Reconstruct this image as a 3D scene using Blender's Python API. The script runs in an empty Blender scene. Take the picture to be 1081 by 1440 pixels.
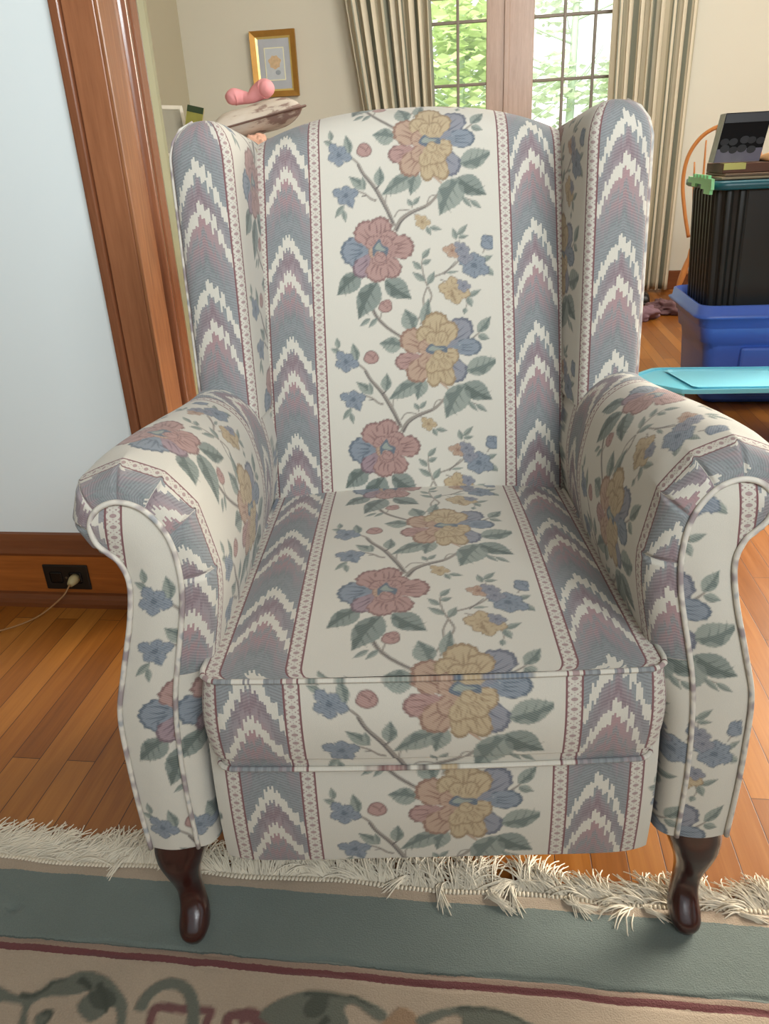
import bpy, bmesh, math, random
import numpy as np
from mathutils import Vector, Matrix
# ---------------------------------------------------------------- pattern painting (numpy, in metres on the cloth)
def lin(c):
    c = np.asarray(c, float) / 255.0
    return np.where(c <= 0.04045, c / 12.92, ((c + 0.055) / 1.055) ** 2.4)

def spline(pts, n=8, closed=False):
    p = np.asarray(pts, float)
    if closed:
        q = np.vstack([p[-1:], p, p[:2]])
    else:
        q = np.vstack([2 * p[0] - p[1], p, 2 * p[-1] - p[-2]])
    out = []
    for i in range(1, len(q) - 2):
        a, b, c, d = q[i - 1], q[i], q[i + 1], q[i + 2]
        t = np.linspace(0, 1, n, endpoint=False)[:, None]
        out.append(0.5 * ((2 * b) + (-a + c) * t + (2 * a - 5 * b + 4 * c - d) * t ** 2 + (-a + 3 * b - 3 * c + d) * t ** 3))
    r = np.vstack(out)
    if not closed:
        r = np.vstack([r, p[-1:]])
    return r

class Canvas:
    """Flat painter; y runs down, wraps at H."""
    def __init__(s, W, H, wrap=True):
        s.W, s.H, s.wrap = W, H, wrap
        s.rgb = np.zeros((H, W, 3), np.float32)
        s.a = np.zeros((H, W), np.float32)
    def poly(s, pts, col, alpha=1.0):
        p = np.asarray(pts, float)
        for k in ((-1, 0, 1) if s.wrap else (0,)):
            q = p + [0, k * s.H]
            x0, y0 = np.floor(q.min(0)).astype(int); x1, y1 = np.ceil(q.max(0)).astype(int)
            x0, y0 = max(x0, 0), max(y0, 0); x1, y1 = min(x1, s.W - 1), min(y1, s.H - 1)
            if x1 <= x0 or y1 <= y0: continue
            X, Y = np.meshgrid(np.arange(x0, x1 + 1) + .5, np.arange(y0, y1 + 1) + .5)
            ins = np.zeros(X.shape, bool)
            for i in range(len(q)):
                ax, ay = q[i - 1]; bx, by = q[i]
                if ay == by: continue
                c = (ay > Y) != (by > Y)
                ins ^= c & (X < (bx - ax) * (Y - ay) / (by - ay) + ax)
            sl = (slice(y0, y1 + 1), slice(x0, x1 + 1))
            s.rgb[sl][ins] = s.rgb[sl][ins] * (1 - alpha) + np.asarray(col) * alpha if alpha < 1 else col
            s.a[sl][ins] = 1
    def stroke(s, pts, w, col, w2=None, n=8):
        c = spline(pts, n)
        t = np.gradient(c, axis=0); t /= np.linalg.norm(t, axis=1)[:, None] + 1e-9
        nn = np.stack([-t[:, 1], t[:, 0]], 1)
        ww = np.linspace(w, w2 if w2 is not None else w, len(c))[:, None] / 2
        s.poly(np.vstack([c + nn * ww, (c - nn * ww)[::-1]]), col)
    def soften(s, k=1):
        def bl(m):
            if s.wrap:
                m = (np.roll(m, 1, 0) + m + np.roll(m, -1, 0)) / 3
            else:
                p = np.pad(m, [(1, 1)] + [(0, 0)] * (m.ndim - 1), 'edge'); m = (p[:-2] + p[1:-1] + p[2:]) / 3
            p = np.pad(m, [(0, 0), (1, 1)] + [(0, 0)] * (m.ndim - 2), 'edge')
            return (p[:, :-2] + p[:, 1:-1] + p[:, 2:]) / 3
        pm = s.rgb * s.a[..., None]
        for _ in range(k): pm, s.a = bl(pm), bl(s.a)
        s.rgb = pm / np.maximum(s.a, 1e-4)[..., None]

LEAF = (lin((150, 158, 150)), lin((108, 120, 116)))
LEAF2 = (lin((134, 144, 138)), lin((94, 106, 102)))
BLUE = (lin((134, 144, 156)), lin((98, 110, 124)))
PINK = (lin((176, 142, 136)), lin((136, 104, 102)))
MAUV = (lin((158, 136, 144)), lin((116, 96, 106)))
TAN = (lin((190, 170, 138)), lin((154, 132, 104)))
TPINK = (lin((184, 156, 136)), lin((146, 114, 100)))
GREY = (lin((142, 144, 154)), lin((106, 110, 124)))
STEM = (lin((150, 142, 134)), lin((98, 92, 92)))
rngp = random.Random(5)

def leaf(cv, base, tip, w, cols=LEAF, serr=True):
    b, t = np.array(base, float), np.array(tip, float); d = t - b; L = np.hypot(*d); d /= L; n = np.array([-d[1], d[0]])
    prof = [(0, .0), (.1, .26), (.28, .47), (.45, .5), (.62, .42), (.8, .22), (.92, .09), (1, 0)]
    up = [b + d * L * a + n * w * h for a, h in prof]; dn = [b + d * L * a - n * w * h for a, h in prof][::-1]
    out = spline(up + dn[1:-1], 5, True)
    if serr and w > 60:
        m = len(out); out = out + n * (np.sin(np.arange(m) * 1.9) * w * .022)[:, None]
    cv.poly(out, cols[0])
    half = [b + d * L * a + n * w * (h * .98) for a, h in prof]
    mid = [b + d * L * a + n * w * .05 * math.sin(a * 5) for a in (.95, .7, .5, .3, .1)]
    if w > 40:
        h2 = [b + d * L * a + n * w * h * (.45 + .5 * (i % 2)) for i, (a, h) in enumerate(prof)]
        cv.poly(np.vstack([spline(half, 4), spline(mid, 4)]), cols[0] * .72 + cols[1] * .28)
        cv.poly(np.vstack([spline(h2[1:], 4), spline(mid, 4)]), cols[1])
        for a in (.3, .5, .68):
            s0 = b + d * L * a; s1 = b + d * L * (a + .14) - n * w * .36
            cv.stroke([s0, (s0 + s1) / 2 + d * 3, s1], w * .055, cols[1], 1)
    elif w > 22:
        cv.poly(np.vstack([spline(half, 4), spline(mid, 4)]), cols[0] * .45 + cols[1] * .55)
    cv.stroke([b, (b + t) / 2 + n * w * .03, t], max(3, w * .06), cols[1], 2)

def petal(cv, c, tip, w, cols, wavy=.06, streak=3, cut=.15):
    c, t = np.array(c, float), np.array(tip, float); d = t - c; L = np.hypot(*d); d /= L; n = np.array([-d[1], d[0]])
    prof = [(cut, .12), (.35, .32), (.6, .5), (.82, .47), (.95, .3), (1.0, .1)]
    def shape(k, sh=0.):
        up = [c + d * L * (a * k + sh) + n * w * h * k for a, h in prof]; dn = [c + d * L * (a * k + sh) - n * w * h * k for a, h in prof][::-1]
        p = spline(up + dn, 5, True); m = len(p)
        ph = rngp.random() * 6
        return p + (np.sin(np.arange(m) * .95 + ph) * w * wavy * .5)[:, None] * n + (np.cos(np.arange(m) * 1.3 + ph) * w * wavy * .6)[:, None] * d
    cv.poly(shape(1.0), cols[1]); cv.poly(shape(.90, .03), cols[0])
    cv.poly(shape(.5, .02) + n * w * .1, cols[0] * .8 + cols[1] * .2)
    for k in range(streak):
        o = (k - (streak - 1) / 2) / max(1, streak) * .7
        a0 = .42 + .12 * rngp.random(); a1 = .78 + .14 * rngp.random()
        p0 = c + d * L * a0 + n * w * o * .6; p1 = c + d * L * a1 + n * w * o * 1.1
        m_ = (p0 + p1) / 2 + n * w * .06 * (rngp.random() - .5) * 2
        cv.stroke([p0, m_, p1], w * .085, cols[1], 2)

def small_flower(cv, c, r, cols, n=5, rot=0.):
    for k in range(n):
        a = rot + k * 2 * math.pi / n
        petal(cv, c, (c[0] + r * (1 + .18 * math.sin(a * 2 + rot)) * math.cos(a), c[1] + r * (1 + .18 * math.sin(a * 2 + rot)) * math.sin(a)), r * .78, cols, .12, 1, .0)
    cv.poly(spline([(c[0] + r * .2 * math.cos(a), c[1] + r * .2 * math.sin(a)) for a in (0, 1.2, 2.5, 3.8, 5)], 4, True), cols[1])

def bud(cv, c, r, cols):
    p = spline([(c[0] + r * (1 + .1 * math.sin(3 * a)) * math.cos(a), c[1] + r * .95 * math.sin(a)) for a in np.arange(0, 6.2, .7)], 4, True)
    cv.poly(p, cols[1]); cv.poly((p - c) * .84 + c, cols[0])
    cv.stroke([(c[0] - r * .5, c[1] - r * .5), (c[0] + r * .1, c[1] - r * .1), (c[0] + r * .4, c[1] + r * .5)], r * .2, cols[1], 2)
    cv.stroke([(c[0] + r * .6, c[1] - r * .4), (c[0] + r * .1, c[1] + r * .3)], r * .16, cols[1], 2)

MM = .319e-3      # metres per canvas pixel
TV = 0.355        # vertical repeat of the cloth
HB = 0.148        # half width of the flower band
PER = 0.411       # horizontal repeat
def paint_floral():
    cv = Canvas(960, int(round(TV / MM)))
    ST = STEM[0]; SD = STEM[1]
    # branches
    cv.stroke([(345, -118), (330, -60), (312, -20), (330, 60), (380, 130), (465, 200)], 24, ST, 15)
    cv.stroke([(320, 20), (345, 90), (400, 150), (460, 190)], 6, SD, 5)
    cv.stroke([(360, 100), (370, 60), (385, 50)], 7, ST, 5); cv.stroke([(350, 95), (325, 100)], 5, ST)
    cv.stroke([(450, 715), (410, 610), (360, 510), (300, 430), (272, 375), (235, 340)], 22, ST, 9)
    cv.stroke([(446, 700), (402, 610), (352, 512), (294, 432), (268, 380)], 8, SD, 7)
    cv.stroke([(235, 350), (215, 335), (150, 280), (125, 240)], 8, ST, 4)
    cv.stroke([(360, 515), (385, 490)], 9, SD, 6)
    cv.stroke([(362, 575), (335, 565), (300, 535), (250, 515), (220, 520)], 12, ST, 6); cv.stroke([(310, 545), (285, 548)], 5, SD)
    cv.stroke([(190, 575), (185, 620)], 5, ST)
    cv.stroke([(455, 740), (490, 680), (545, 645), (630, 610), (690, 550)], 26, ST, 14)
    cv.stroke([(458, 742), (490, 692), (540, 655), (620, 620)], 8, SD, 5)
    cv.stroke([(450, 670), (480, 632), (535, 635)], 7, ST, 6); cv.stroke([(410, 610), (412, 560), (420, 540)], 6, ST)
    cv.stroke([(622, 612), (640, 570), (668, 560)], 7, ST, 5); cv.stroke([(665, 460), (705, 500)], 12, TPINK[0], 8)
    cv.stroke([(550, 650), (590, 680)], 5, ST); cv.stroke([(545, 625), (550, 600)], 6, ST, 4)
    cv.stroke([(800, 570), (840, 590), (870, 600)], 6, ST, 4)
    cv.stroke([(795, 260), (850, 215), (880, 190)], 12, ST, 6)
    cv.stroke([(612, 1040), (640, 1000), (700, 975), (765, 930), (800, 880)], 10, ST, 8)
    cv.stroke([(612, 1040), (595, 985), (588, 920), (600, 860)], 9, ST, 5)
    cv.stroke([(700, 985), (765, 915)], 5, SD, 4); cv.stroke([(785, 800), (785, 840)], 5, ST)
    cv.stroke([(905, 880), (920, 850)], 6, ST)
    cv.stroke([(615, 1045), (632, 1100), (605, 1160), (590, 1200), (570, 1250)], 10, ST, 8)
    cv.stroke([(612, 1045), (590, 1105), (588, 1160), (560, 1220), (545, 1250)], 8, ST, 7)
    cv.stroke([(680, 1010), (720, 1030), (740, 1060)], 6, ST); cv.stroke([(795, 1090), (815, 1140), (805, 1180)], 6, ST, 4)
    # leaves
    for b, t, w in [((530, 165), (492, 48), 88), ((582, 135), (618, -5), 54), ((468, 250), (352, 230), 88), ((802, 402), (975, 345), 104),
                    ((868, 192), (938, 108), 56), ((868, 208), (928, 232), 38), ((562, 448), (390, 548), 88), ((578, 436), (540, 556), 72),
                    ((795, 478), (688, 668), 136), ((790, 475), (935, 572), 108), ((810, 575), (857, 636), 26), ((850, 595), (908, 642), 27),
                    ((545, 612), (524, 574), 26), ((552, 606), (590, 564), 26), ((620, 728), (640, 772), 26), ((636, 730), (696, 744), 26),
                    ((230, 322), (212, 222), 46), ((136, 248), (128, 188), 29), ((142, 272), (94, 248), 29), ((375, 498), (386, 398), 56),
                    ((306, 512), (222, 440), 52), ((300, 508), (292, 444), 28), ((190, 592), (142, 656), 32), ((188, 618), (198, 682), 26),
                    ((345, 92), (298, 142), 26), ((308, 92), (252, 132), 26), ((770, 800), (754, 738), 29), ((778, 778), (832, 722), 29), ((780, 790), (834, 784), 24),
                    ((900, 920), (957, 893), 30), ((908, 958), (968, 1003), 36), ((715, 976), (775, 972), 17), ((590, 892), (634, 840), 31),
                    ((590, 922), (637, 903), 29), ((582, 952), (538, 904), 31), ((602, 1016), (536, 964), 33), ((616, 1032), (652, 966), 36),
                    ((822, 1108), (892, 1074), 29), ((820, 1112), (842, 1166), 34), ((808, 1170), (800, 1204), 26)]:
        leaf(cv, b, t, w, LEAF if w < 60 else LEAF2 if rngp.random() < .4 else LEAF)
    for b, t, w in [((262, 960), (140, 1070), 104), ((350, 1010), (246, 1204), 124), ((395, 1000), (528, 1108), 108)]:
        leaf(cv, b, t, w, LEAF2)
    # small flowers and buds
    small_flower(cv, (172, 325), 62, BLUE, 5, .3); small_flower(cv, (203, 540), 62, BLUE, 5, 1.0); leaf(cv, (215, 560), (238, 610), 40, BLUE)
    bud(cv, (306, 306), 40, PINK); bud(cv, (390, 30), 36, PINK); bud(cv, (402, 12), 22, PINK)
    small_flower(cv, (596, 698), 42, TAN, 5, .2)
    small_flower(cv, (748, 860), 44, TPINK, 5, .9); small_flower(cv, (795, 850), 40, GREY, 5, .2)
    small_flower(cv, (858, 942), 74, BLUE, 6, .5); small_flower(cv, (810, 895), 42, GREY, 5, .2); bud(cv, (938, 825), 42, BLUE); bud(cv, (920, 800), 20, BLUE)
    small_flower(cv, (752, 1072), 74, TAN, 6, .3); leaf(cv, (740, 1060), (760, 1140), 44, TAN); small_flower(cv, (800, 1050), 36, GREY, 5, .2)
    # the big yellow bloom
    C = (650, 290)
    petal(cv, C, (828, 128), 132, GREY); petal(cv, (690, 270), (884, 272), 94, BLUE, cut=.45)
    petal(cv, C, (785, 452), 128, GREY, streak=2)
    petal(cv, C, (468, 190), 134, TPINK); petal(cv, (600, 320), (432, 345), 96, PINK); petal(cv, C, (505, 442), 122, TPINK)
    petal(cv, C, (652, 72), 138, TAN); petal(cv, C, (568, 150), 96, TAN); petal(cv, C, (742, 132), 100, TAN)
    petal(cv, C, (628, 486), 78, TAN); petal(cv, C, (722, 482), 84, TAN); petal(cv, C, (762, 336), 96, TAN)
    petal(cv, C, (556, 246), 84, TPINK); petal(cv, C, (560, 372), 84, TPINK); petal(cv, C, (668, 400), 72, TAN); petal(cv, C, (610, 410), 64, TAN)
    petal(cv, C, (618, 178), 66, TAN); petal(cv, C, (690, 176), 66, TAN); petal(cv, C, (722, 390), 66, TAN)
    cv.poly(spline([(592, 280), (622, 244), (650, 258), (700, 262), (704, 296), (668, 288), (640, 304), (612, 298)], 5, True), BLUE[1])
    cv.poly(spline([(606, 278), (628, 256), (652, 266), (690, 272), (670, 280), (640, 286)], 5, True), LEAF[0])
    bud(cv, (660, 308), 30, TAN)
    # the big pink bloom
    C = (372, 842)
    petal(cv, C, (168, 840), 150, BLUE, streak=4); petal(cv, C, (236, 912), 70, BLUE); petal(cv, C, (240, 968), 104, MAUV)
    petal(cv, C, (272, 690), 136, PINK); petal(cv, C, (380, 662), 116, PINK); petal(cv, C, (452, 745), 92, PINK)
    petal(cv, C, (548, 820), 128, PINK, streak=4); petal(cv, C, (455, 985), 106, PINK); petal(cv, C, (345, 1008), 118, PINK)
    petal(cv, C, (316, 770), 84, PINK); petal(cv, C, (420, 770), 74, PINK); petal(cv, C, (318, 868), 78, TPINK); petal(cv, C, (418, 888), 70, PINK); petal(cv, C, (366, 920), 78, PINK)
    cv.poly(spline([(332, 830), (352, 800), (372, 778), (386, 812), (416, 830), (408, 868), (396, 905), (380, 852), (352, 848), (338, 874)], 5, True), BLUE[1])
    cv.poly(spline([(346, 830), (368, 798), (382, 822), (402, 838), (380, 842)], 5, True), LEAF[0])
    bud(cv, (374, 878), 32, PINK)
    cv.soften(2)
    return cv
FLOR = paint_floral()
def sample_floral(u, v):
    """u across from the band centre, v up; returns RGBA"""
    x = (u / MM + 535.0); y = (285.0 - v / MM) % FLOR.H
    ok = (x > 1) & (x < FLOR.W - 2) & (np.abs(u) < HB)
    x = np.clip(x, 0, FLOR.W - 1.001); x0 = x.astype(int); y0 = y.astype(int) % FLOR.H; y1 = (y0 + 1) % FLOR.H
    fx = (x - x0)[..., None]; fy = (y - np.floor(y))[..., None]; x1 = np.minimum(x0 + 1, FLOR.W - 1)
    def g(m): return (m[y0, x0] * (1 - fx) + m[y0, x1] * fx) * (1 - fy) + (m[y1, x0] * (1 - fx) + m[y1, x1] * fx) * fy
    c = g(FLOR.rgb); a = g(FLOR.a[..., None])[..., 0] * ok
    return np.concatenate([c, a[..., None]], -1)
RUGM = {'G': [[(-0.687,0.627),(-0.668,0.622),(-0.642,0.613),(-0.62,0.615),(-0.604,0.628),(-0.598,0.638),(-0.58,0.642),(-0.565,0.65),(-0.545,0.65),(-0.518,0.644),(-0.498,0.633),(-0.479,0.618),(-0.471,0.599),(-0.464,0.576),(-0.473,0.572),(-0.484,0.598),(-0.496,0.609),(-0.505,0.593),(-0.518,0.585),(-0.537,0.593),(-0.545,0.604),(-0.542,0.614),(-0.533,0.626),(-0.549,0.619),(-0.57,0.615),(-0.585,0.615),(-0.599,0.612),(-0.609,0.602),(-0.606,0.587),(-0.598,0.57),(-0.609,0.569),(-0.616,0.586),(-0.621,0.599),(-0.639,0.601),(-0.654,0.6),(-0.669,0.599)],[(-0.591,0.577),(-0.594,0.589),(-0.588,0.595),(-0.576,0.595),(-0.573,0.586),(-0.577,0.575),(-0.578,0.569)],[(-0.293,0.616),(-0.275,0.638),(-0.245,0.651),(-0.216,0.653),(-0.18,0.654),(-0.166,0.655),(-0.136,0.645),(-0.122,0.633),(-0.133,0.625),(-0.152,0.635),(-0.167,0.642),(-0.179,0.64),(-0.18,0.632),(-0.172,0.614),(-0.206,0.604),(-0.24,0.598),(-0.27,0.605)],[(-0.085,0.633),(-0.059,0.649),(-0.034,0.655),(-0.003,0.654),(0.031,0.651),(0.058,0.643),(0.071,0.634),(0.031,0.62),(-0.016,0.619),(-0.025,0.628),(-0.027,0.642),(-0.044,0.642),(-0.064,0.63),(-0.077,0.623)]],'GS': [([(-0.457,0.606),(-0.453,0.628),(-0.437,0.644),(-0.414,0.647),(-0.395,0.637),(-0.382,0.615),(-0.376,0.591)],0.017)],'PS': [([(-0.432,0.576),(-0.436,0.596),(-0.435,0.612),(-0.404,0.616),(-0.362,0.619),(-0.36,0.603),(-0.357,0.583)],0.012),([(-0.331,0.596),(-0.332,0.611),(-0.308,0.615),(-0.29,0.61)],0.014),([(-0.32,0.607),(-0.308,0.615),(-0.289,0.61),(-0.276,0.601)],0.02)],'D': [[(-0.226,0.647),(-0.205,0.652),(-0.207,0.625),(-0.226,0.616),(-0.236,0.629)],[(-0.537,0.618),(-0.516,0.631),(-0.496,0.622),(-0.497,0.608),(-0.517,0.602)]],'T': [[(-0.12,0.633),(-0.107,0.646),(-0.089,0.641),(-0.082,0.63),(-0.087,0.612),(-0.131,0.608),(-0.129,0.622)]]}
# ---------------------------------------------------------------- scene helpers
C = bpy.context.scene.collection
rnd = random.Random(11)
ROOM = math.radians(8.3)
rX = Vector((math.cos(ROOM), -math.sin(ROOM), 0)); rY = Vector((math.sin(ROOM), math.cos(ROOM), 0))
def RW(a, b, z=0.0): return rX * a + rY * b + Vector((0, 0, z))

def tag(o, label=None, cat=None, group=None, kind=None):
    if label: o['label'] = label
    if cat: o['category'] = cat
    if group: o['group'] = group
    if kind: o['kind'] = kind
    return o
def empty(name, loc, rz, label, cat, group=None):
    o = bpy.data.objects.new(name, None); C.objects.link(o)
    o.location = loc; o.rotation_euler = (0, 0, rz); o.empty_display_size = .05
    return tag(o, label, cat, group)
def link(name, me, mat, parent=None, smooth=False):
    if mat: me.materials.append(mat)
    if smooth: me.polygons.foreach_set('use_smooth', [True] * len(me.polygons))
    o = bpy.data.objects.new(name, me); C.objects.link(o)
    if parent: o.parent = parent
    return o
class MB:
    """collects shapes into one mesh"""
    def __init__(s): s.v = []; s.f = []
    def add(s, vs, fs):
        k = len(s.v); s.v += [tuple(map(float, p)) for p in vs]; s.f += [tuple(i + k for i in f) for f in fs]; return s
    def box(s, x0, x1, y0, y1, z0, z1, M=None, bev=0.0):
        b = bmesh.new(); bmesh.ops.create_cube(b, size=1)
        for v in b.verts: v.co = Vector(((x0 + x1) / 2 + v.co.x * (x1 - x0), (y0 + y1) / 2 + v.co.y * (y1 - y0), (z0 + z1) / 2 + v.co.z * (z1 - z0)))
        if bev: bmesh.ops.bevel(b, geom=b.edges[:], offset=bev, segments=2, affect='EDGES', profile=.5)
        if M is not None: b.transform(M)
        b.verts.index_update(); s.add([v.co[:] for v in b.verts], [[v.index for v in f.verts] for f in b.faces]); b.free(); return s
    def tube(s, pts, r, n=8, sm=6, cap=True, flat=1.0):
        p = spline(pts, sm) if len(pts) > 2 and sm > 1 else np.asarray(pts, float)
        m = len(p)
        rr = np.interp(np.linspace(0, 1, m), np.linspace(0, 1, len(r)), r) if hasattr(r, '__len__') else np.full(m, r)
        t = np.gradient(p, axis=0); t /= np.linalg.norm(t, axis=1)[:, None] + 1e-9
        up = np.array([0, 0, 1.]) if abs(t[0, 2]) < .9 else np.array([0, 1., 0])
        a = np.cross(up, t[0]); a /= np.linalg.norm(a)
        k0 = len(s.v)
        for i in range(m):
            a = a - t[i] * a.dot(t[i]); a /= np.linalg.norm(a) + 1e-9; b = np.cross(t[i], a)
            for j in range(n):
                th = 2 * math.pi * j / n
                s.v.append(tuple(p[i] + rr[i] * (a * math.cos(th) + b * flat * math.sin(th))))
        for i in range(m - 1):
            for j in range(n):
                s.f.append((k0 + i * n + j, k0 + i * n + (j + 1) % n, k0 + (i + 1) * n + (j + 1) % n, k0 + (i + 1) * n + j))
        if cap:
            s.f.append(tuple(k0 + j for j in range(n))[::-1]); s.f.append(tuple(k0 + (m - 1) * n + j for j in range(n)))
        return s
    def grid(s, P, close=False):
        P = np.asarray(P, float); nv, nu = P.shape[:2]; k = len(s.v)
        s.v += [tuple(q) for q in P.reshape(-1, 3)]
        for i in range(nv - 1):
            for j in range(nu if close else nu - 1):
                s.f.append((k + i * nu + j, k + i * nu + (j + 1) % nu, k + (i + 1) * nu + (j + 1) % nu, k + (i + 1) * nu + j))
        return s
    def prism(s, poly, z0, z1, M=None):
        n = len(poly); vs = [Vector((x, y, z0)) for x, y in poly] + [Vector((x, y, z1)) for x, y in poly]
        if M is not None: vs = [M @ v for v in vs]
        return s.add([v[:] for v in vs], [tuple(range(n))[::-1], tuple(range(n, 2 * n))] + [(i, (i + 1) % n, n + (i + 1) % n, n + i) for i in range(n)])
    def build(s, name, mat, parent=None, smooth=False):
        me = bpy.data.meshes.new(name); me.from_pydata(s.v, [], s.f); me.update()
        b = bmesh.new(); b.from_mesh(me); bmesh.ops.recalc_face_normals(b, faces=b.faces); b.to_mesh(me); b.free()
        return link(name, me, mat, parent, smooth)

def fast_grid(name, P, UV, mat, parent=None, rgba=None, flip=False):
    nv, nu = P.shape[:2]; me = bpy.data.meshes.new(name)
    idx = np.arange(nv * nu).reshape(nv, nu)
    q = np.stack([idx[:-1, :-1], idx[:-1, 1:], idx[1:, 1:], idx[1:, :-1]], -1).reshape(-1, 4)
    if flip: q = q[:, ::-1]
    q = np.ascontiguousarray(q)
    me.vertices.add(nv * nu); me.vertices.foreach_set('co', P.reshape(-1).astype(np.float32))
    me.loops.add(q.size); me.loops.foreach_set('vertex_index', q.reshape(-1).astype(np.int32))
    me.polygons.add(len(q)); me.polygons.foreach_set('loop_start', (np.arange(len(q)) * 4).astype(np.int32))
    me.polygons.foreach_set('use_smooth', np.ones(len(q), bool))
    me.update(calc_edges=True)
    uvl = me.uv_layers.new(name='cloth'); uvl.data.foreach_set('uv', UV.reshape(-1, 2)[q.reshape(-1)].reshape(-1).astype(np.float32))
    if rgba is not None:
        ca = me.color_attributes.new(name='print', type='FLOAT_COLOR', domain='POINT')
        ca.data.foreach_set('color', rgba.reshape(-1).astype(np.float32))
    me.validate()
    return link(name, me, mat, parent)

def cloth(name, P, UV, parent, flip=False):
    """a panel of the printed upholstery: flower print goes into a point colour attribute"""
    u, v = UV[..., 0], UV[..., 1]
    uu = (u + PER / 2) % PER - PER / 2
    return fast_grid(name, P, UV, FABRIC, parent, sample_floral(uu, v), flip)

# ---------------------------------------------------------------- materials
class NT:
    def __init__(s, name):
        s.m = bpy.data.materials.new(name); s.m.use_nodes = True; s.t = s.m.node_tree; s.t.nodes.clear()
        s.out = s.n('ShaderNodeOutputMaterial'); s.b = s.n('ShaderNodeBsdfPrincipled'); s.t.links.new(s.b.outputs[0], s.out.inputs[0])
    def n(s, t, **k):
        x = s.t.nodes.new(t)
        for a, b in k.items(): setattr(x, a, b)
        return x
    def put(s, sock, v):
        if isinstance(v, bpy.types.NodeSocket): s.t.links.new(v, sock)
        elif hasattr(v, '__len__') and not isinstance(v, str):
            v = tuple(float(c) for c in v); sock.default_value = v + (1.,) if len(v) == 3 and sock.type == 'RGBA' else v
        else: sock.default_value = v
    def m_(s, op, a, b=0.0, c=0.0):
        x = s.n('ShaderNodeMath', operation=op); s.put(x.inputs[0], a); s.put(x.inputs[1], b); s.put(x.inputs[2], c); return x.outputs[0]
    def mix(s, f, a, b, mode='MIX'):
        x = s.n('ShaderNodeMix', data_type='RGBA', blend_type=mode); s.put(x.inputs[0], f); s.put(x.inputs[6], a); s.put(x.inputs[7], b); return x.outputs[2]
    def ramp(s, f, stops, interp='LINEAR'):
        x = s.n('ShaderNodeValToRGB'); r = x.color_ramp; r.interpolation = interp
        while len(r.elements) < len(stops): r.elements.new(.5)
        for e, (p, c) in zip(r.elements, stops): e.position = p
        for e, (p, c) in zip(r.elements, stops): e.color = tuple(float(q) for q in c) + (1.,) if len(c) == 3 else c
        s.put(x.inputs[0], f); return x.outputs[0]
    def noise(s, vec, scale, detail=3, rough=.5, dist=0.0, dim='3D'):
        x = s.n('ShaderNodeTexNoise', noise_dimensions=dim); s.put(x.inputs['Vector'], vec); x.inputs['Scale'].default_value = scale
        x.inputs['Detail'].default_value = detail; x.inputs['Roughness'].default_value = rough; x.inputs['Distortion'].default_value = dist; return x.outputs[0]
    def mapping(s, vec, sc=(1, 1, 1), rot=(0, 0, 0), loc=(0, 0, 0)):
        x = s.n('ShaderNodeMapping'); s.put(x.inputs[0], vec); x.inputs['Scale'].default_value = sc; x.inputs['Rotation'].default_value = rot; x.inputs['Location'].default_value = loc; return x.outputs[0]
    def coord(s, k='Object'): return s.n('ShaderNodeTexCoord').outputs[k]
    def bump(s, h, st=.2, dist=.002):
        x = s.n('ShaderNodeBump'); x.inputs['Strength'].default_value = st; x.inputs['Distance'].default_value = dist; s.put(x.inputs['Height'], h); s.t.links.new(x.outputs[0], s.b.inputs['Normal'])
    def fin(s, col, rough=.5, **k):
        s.put(s.b.inputs['Base Color'], col); s.put(s.b.inputs['Roughness'], rough)
        for a, b in k.items(): s.put(s.b.inputs[a.replace('_', ' ')], b)
        return s.m
def simple(name, col, rough=.5, var=.12, scale=8, bump=0.0, bscale=60, **k):
    """plain procedural material: colour with soft noise variation"""
    t = NT(name); co = t.coord(); c = lin(col)
    t_c = t.mix(t.noise(co, scale), c * (1 - var), np.minimum(c * (1 + var), 1))
    if bump: t.bump(t.noise(co, bscale), bump)
    return t.fin(t_c, rough, **k)

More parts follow.
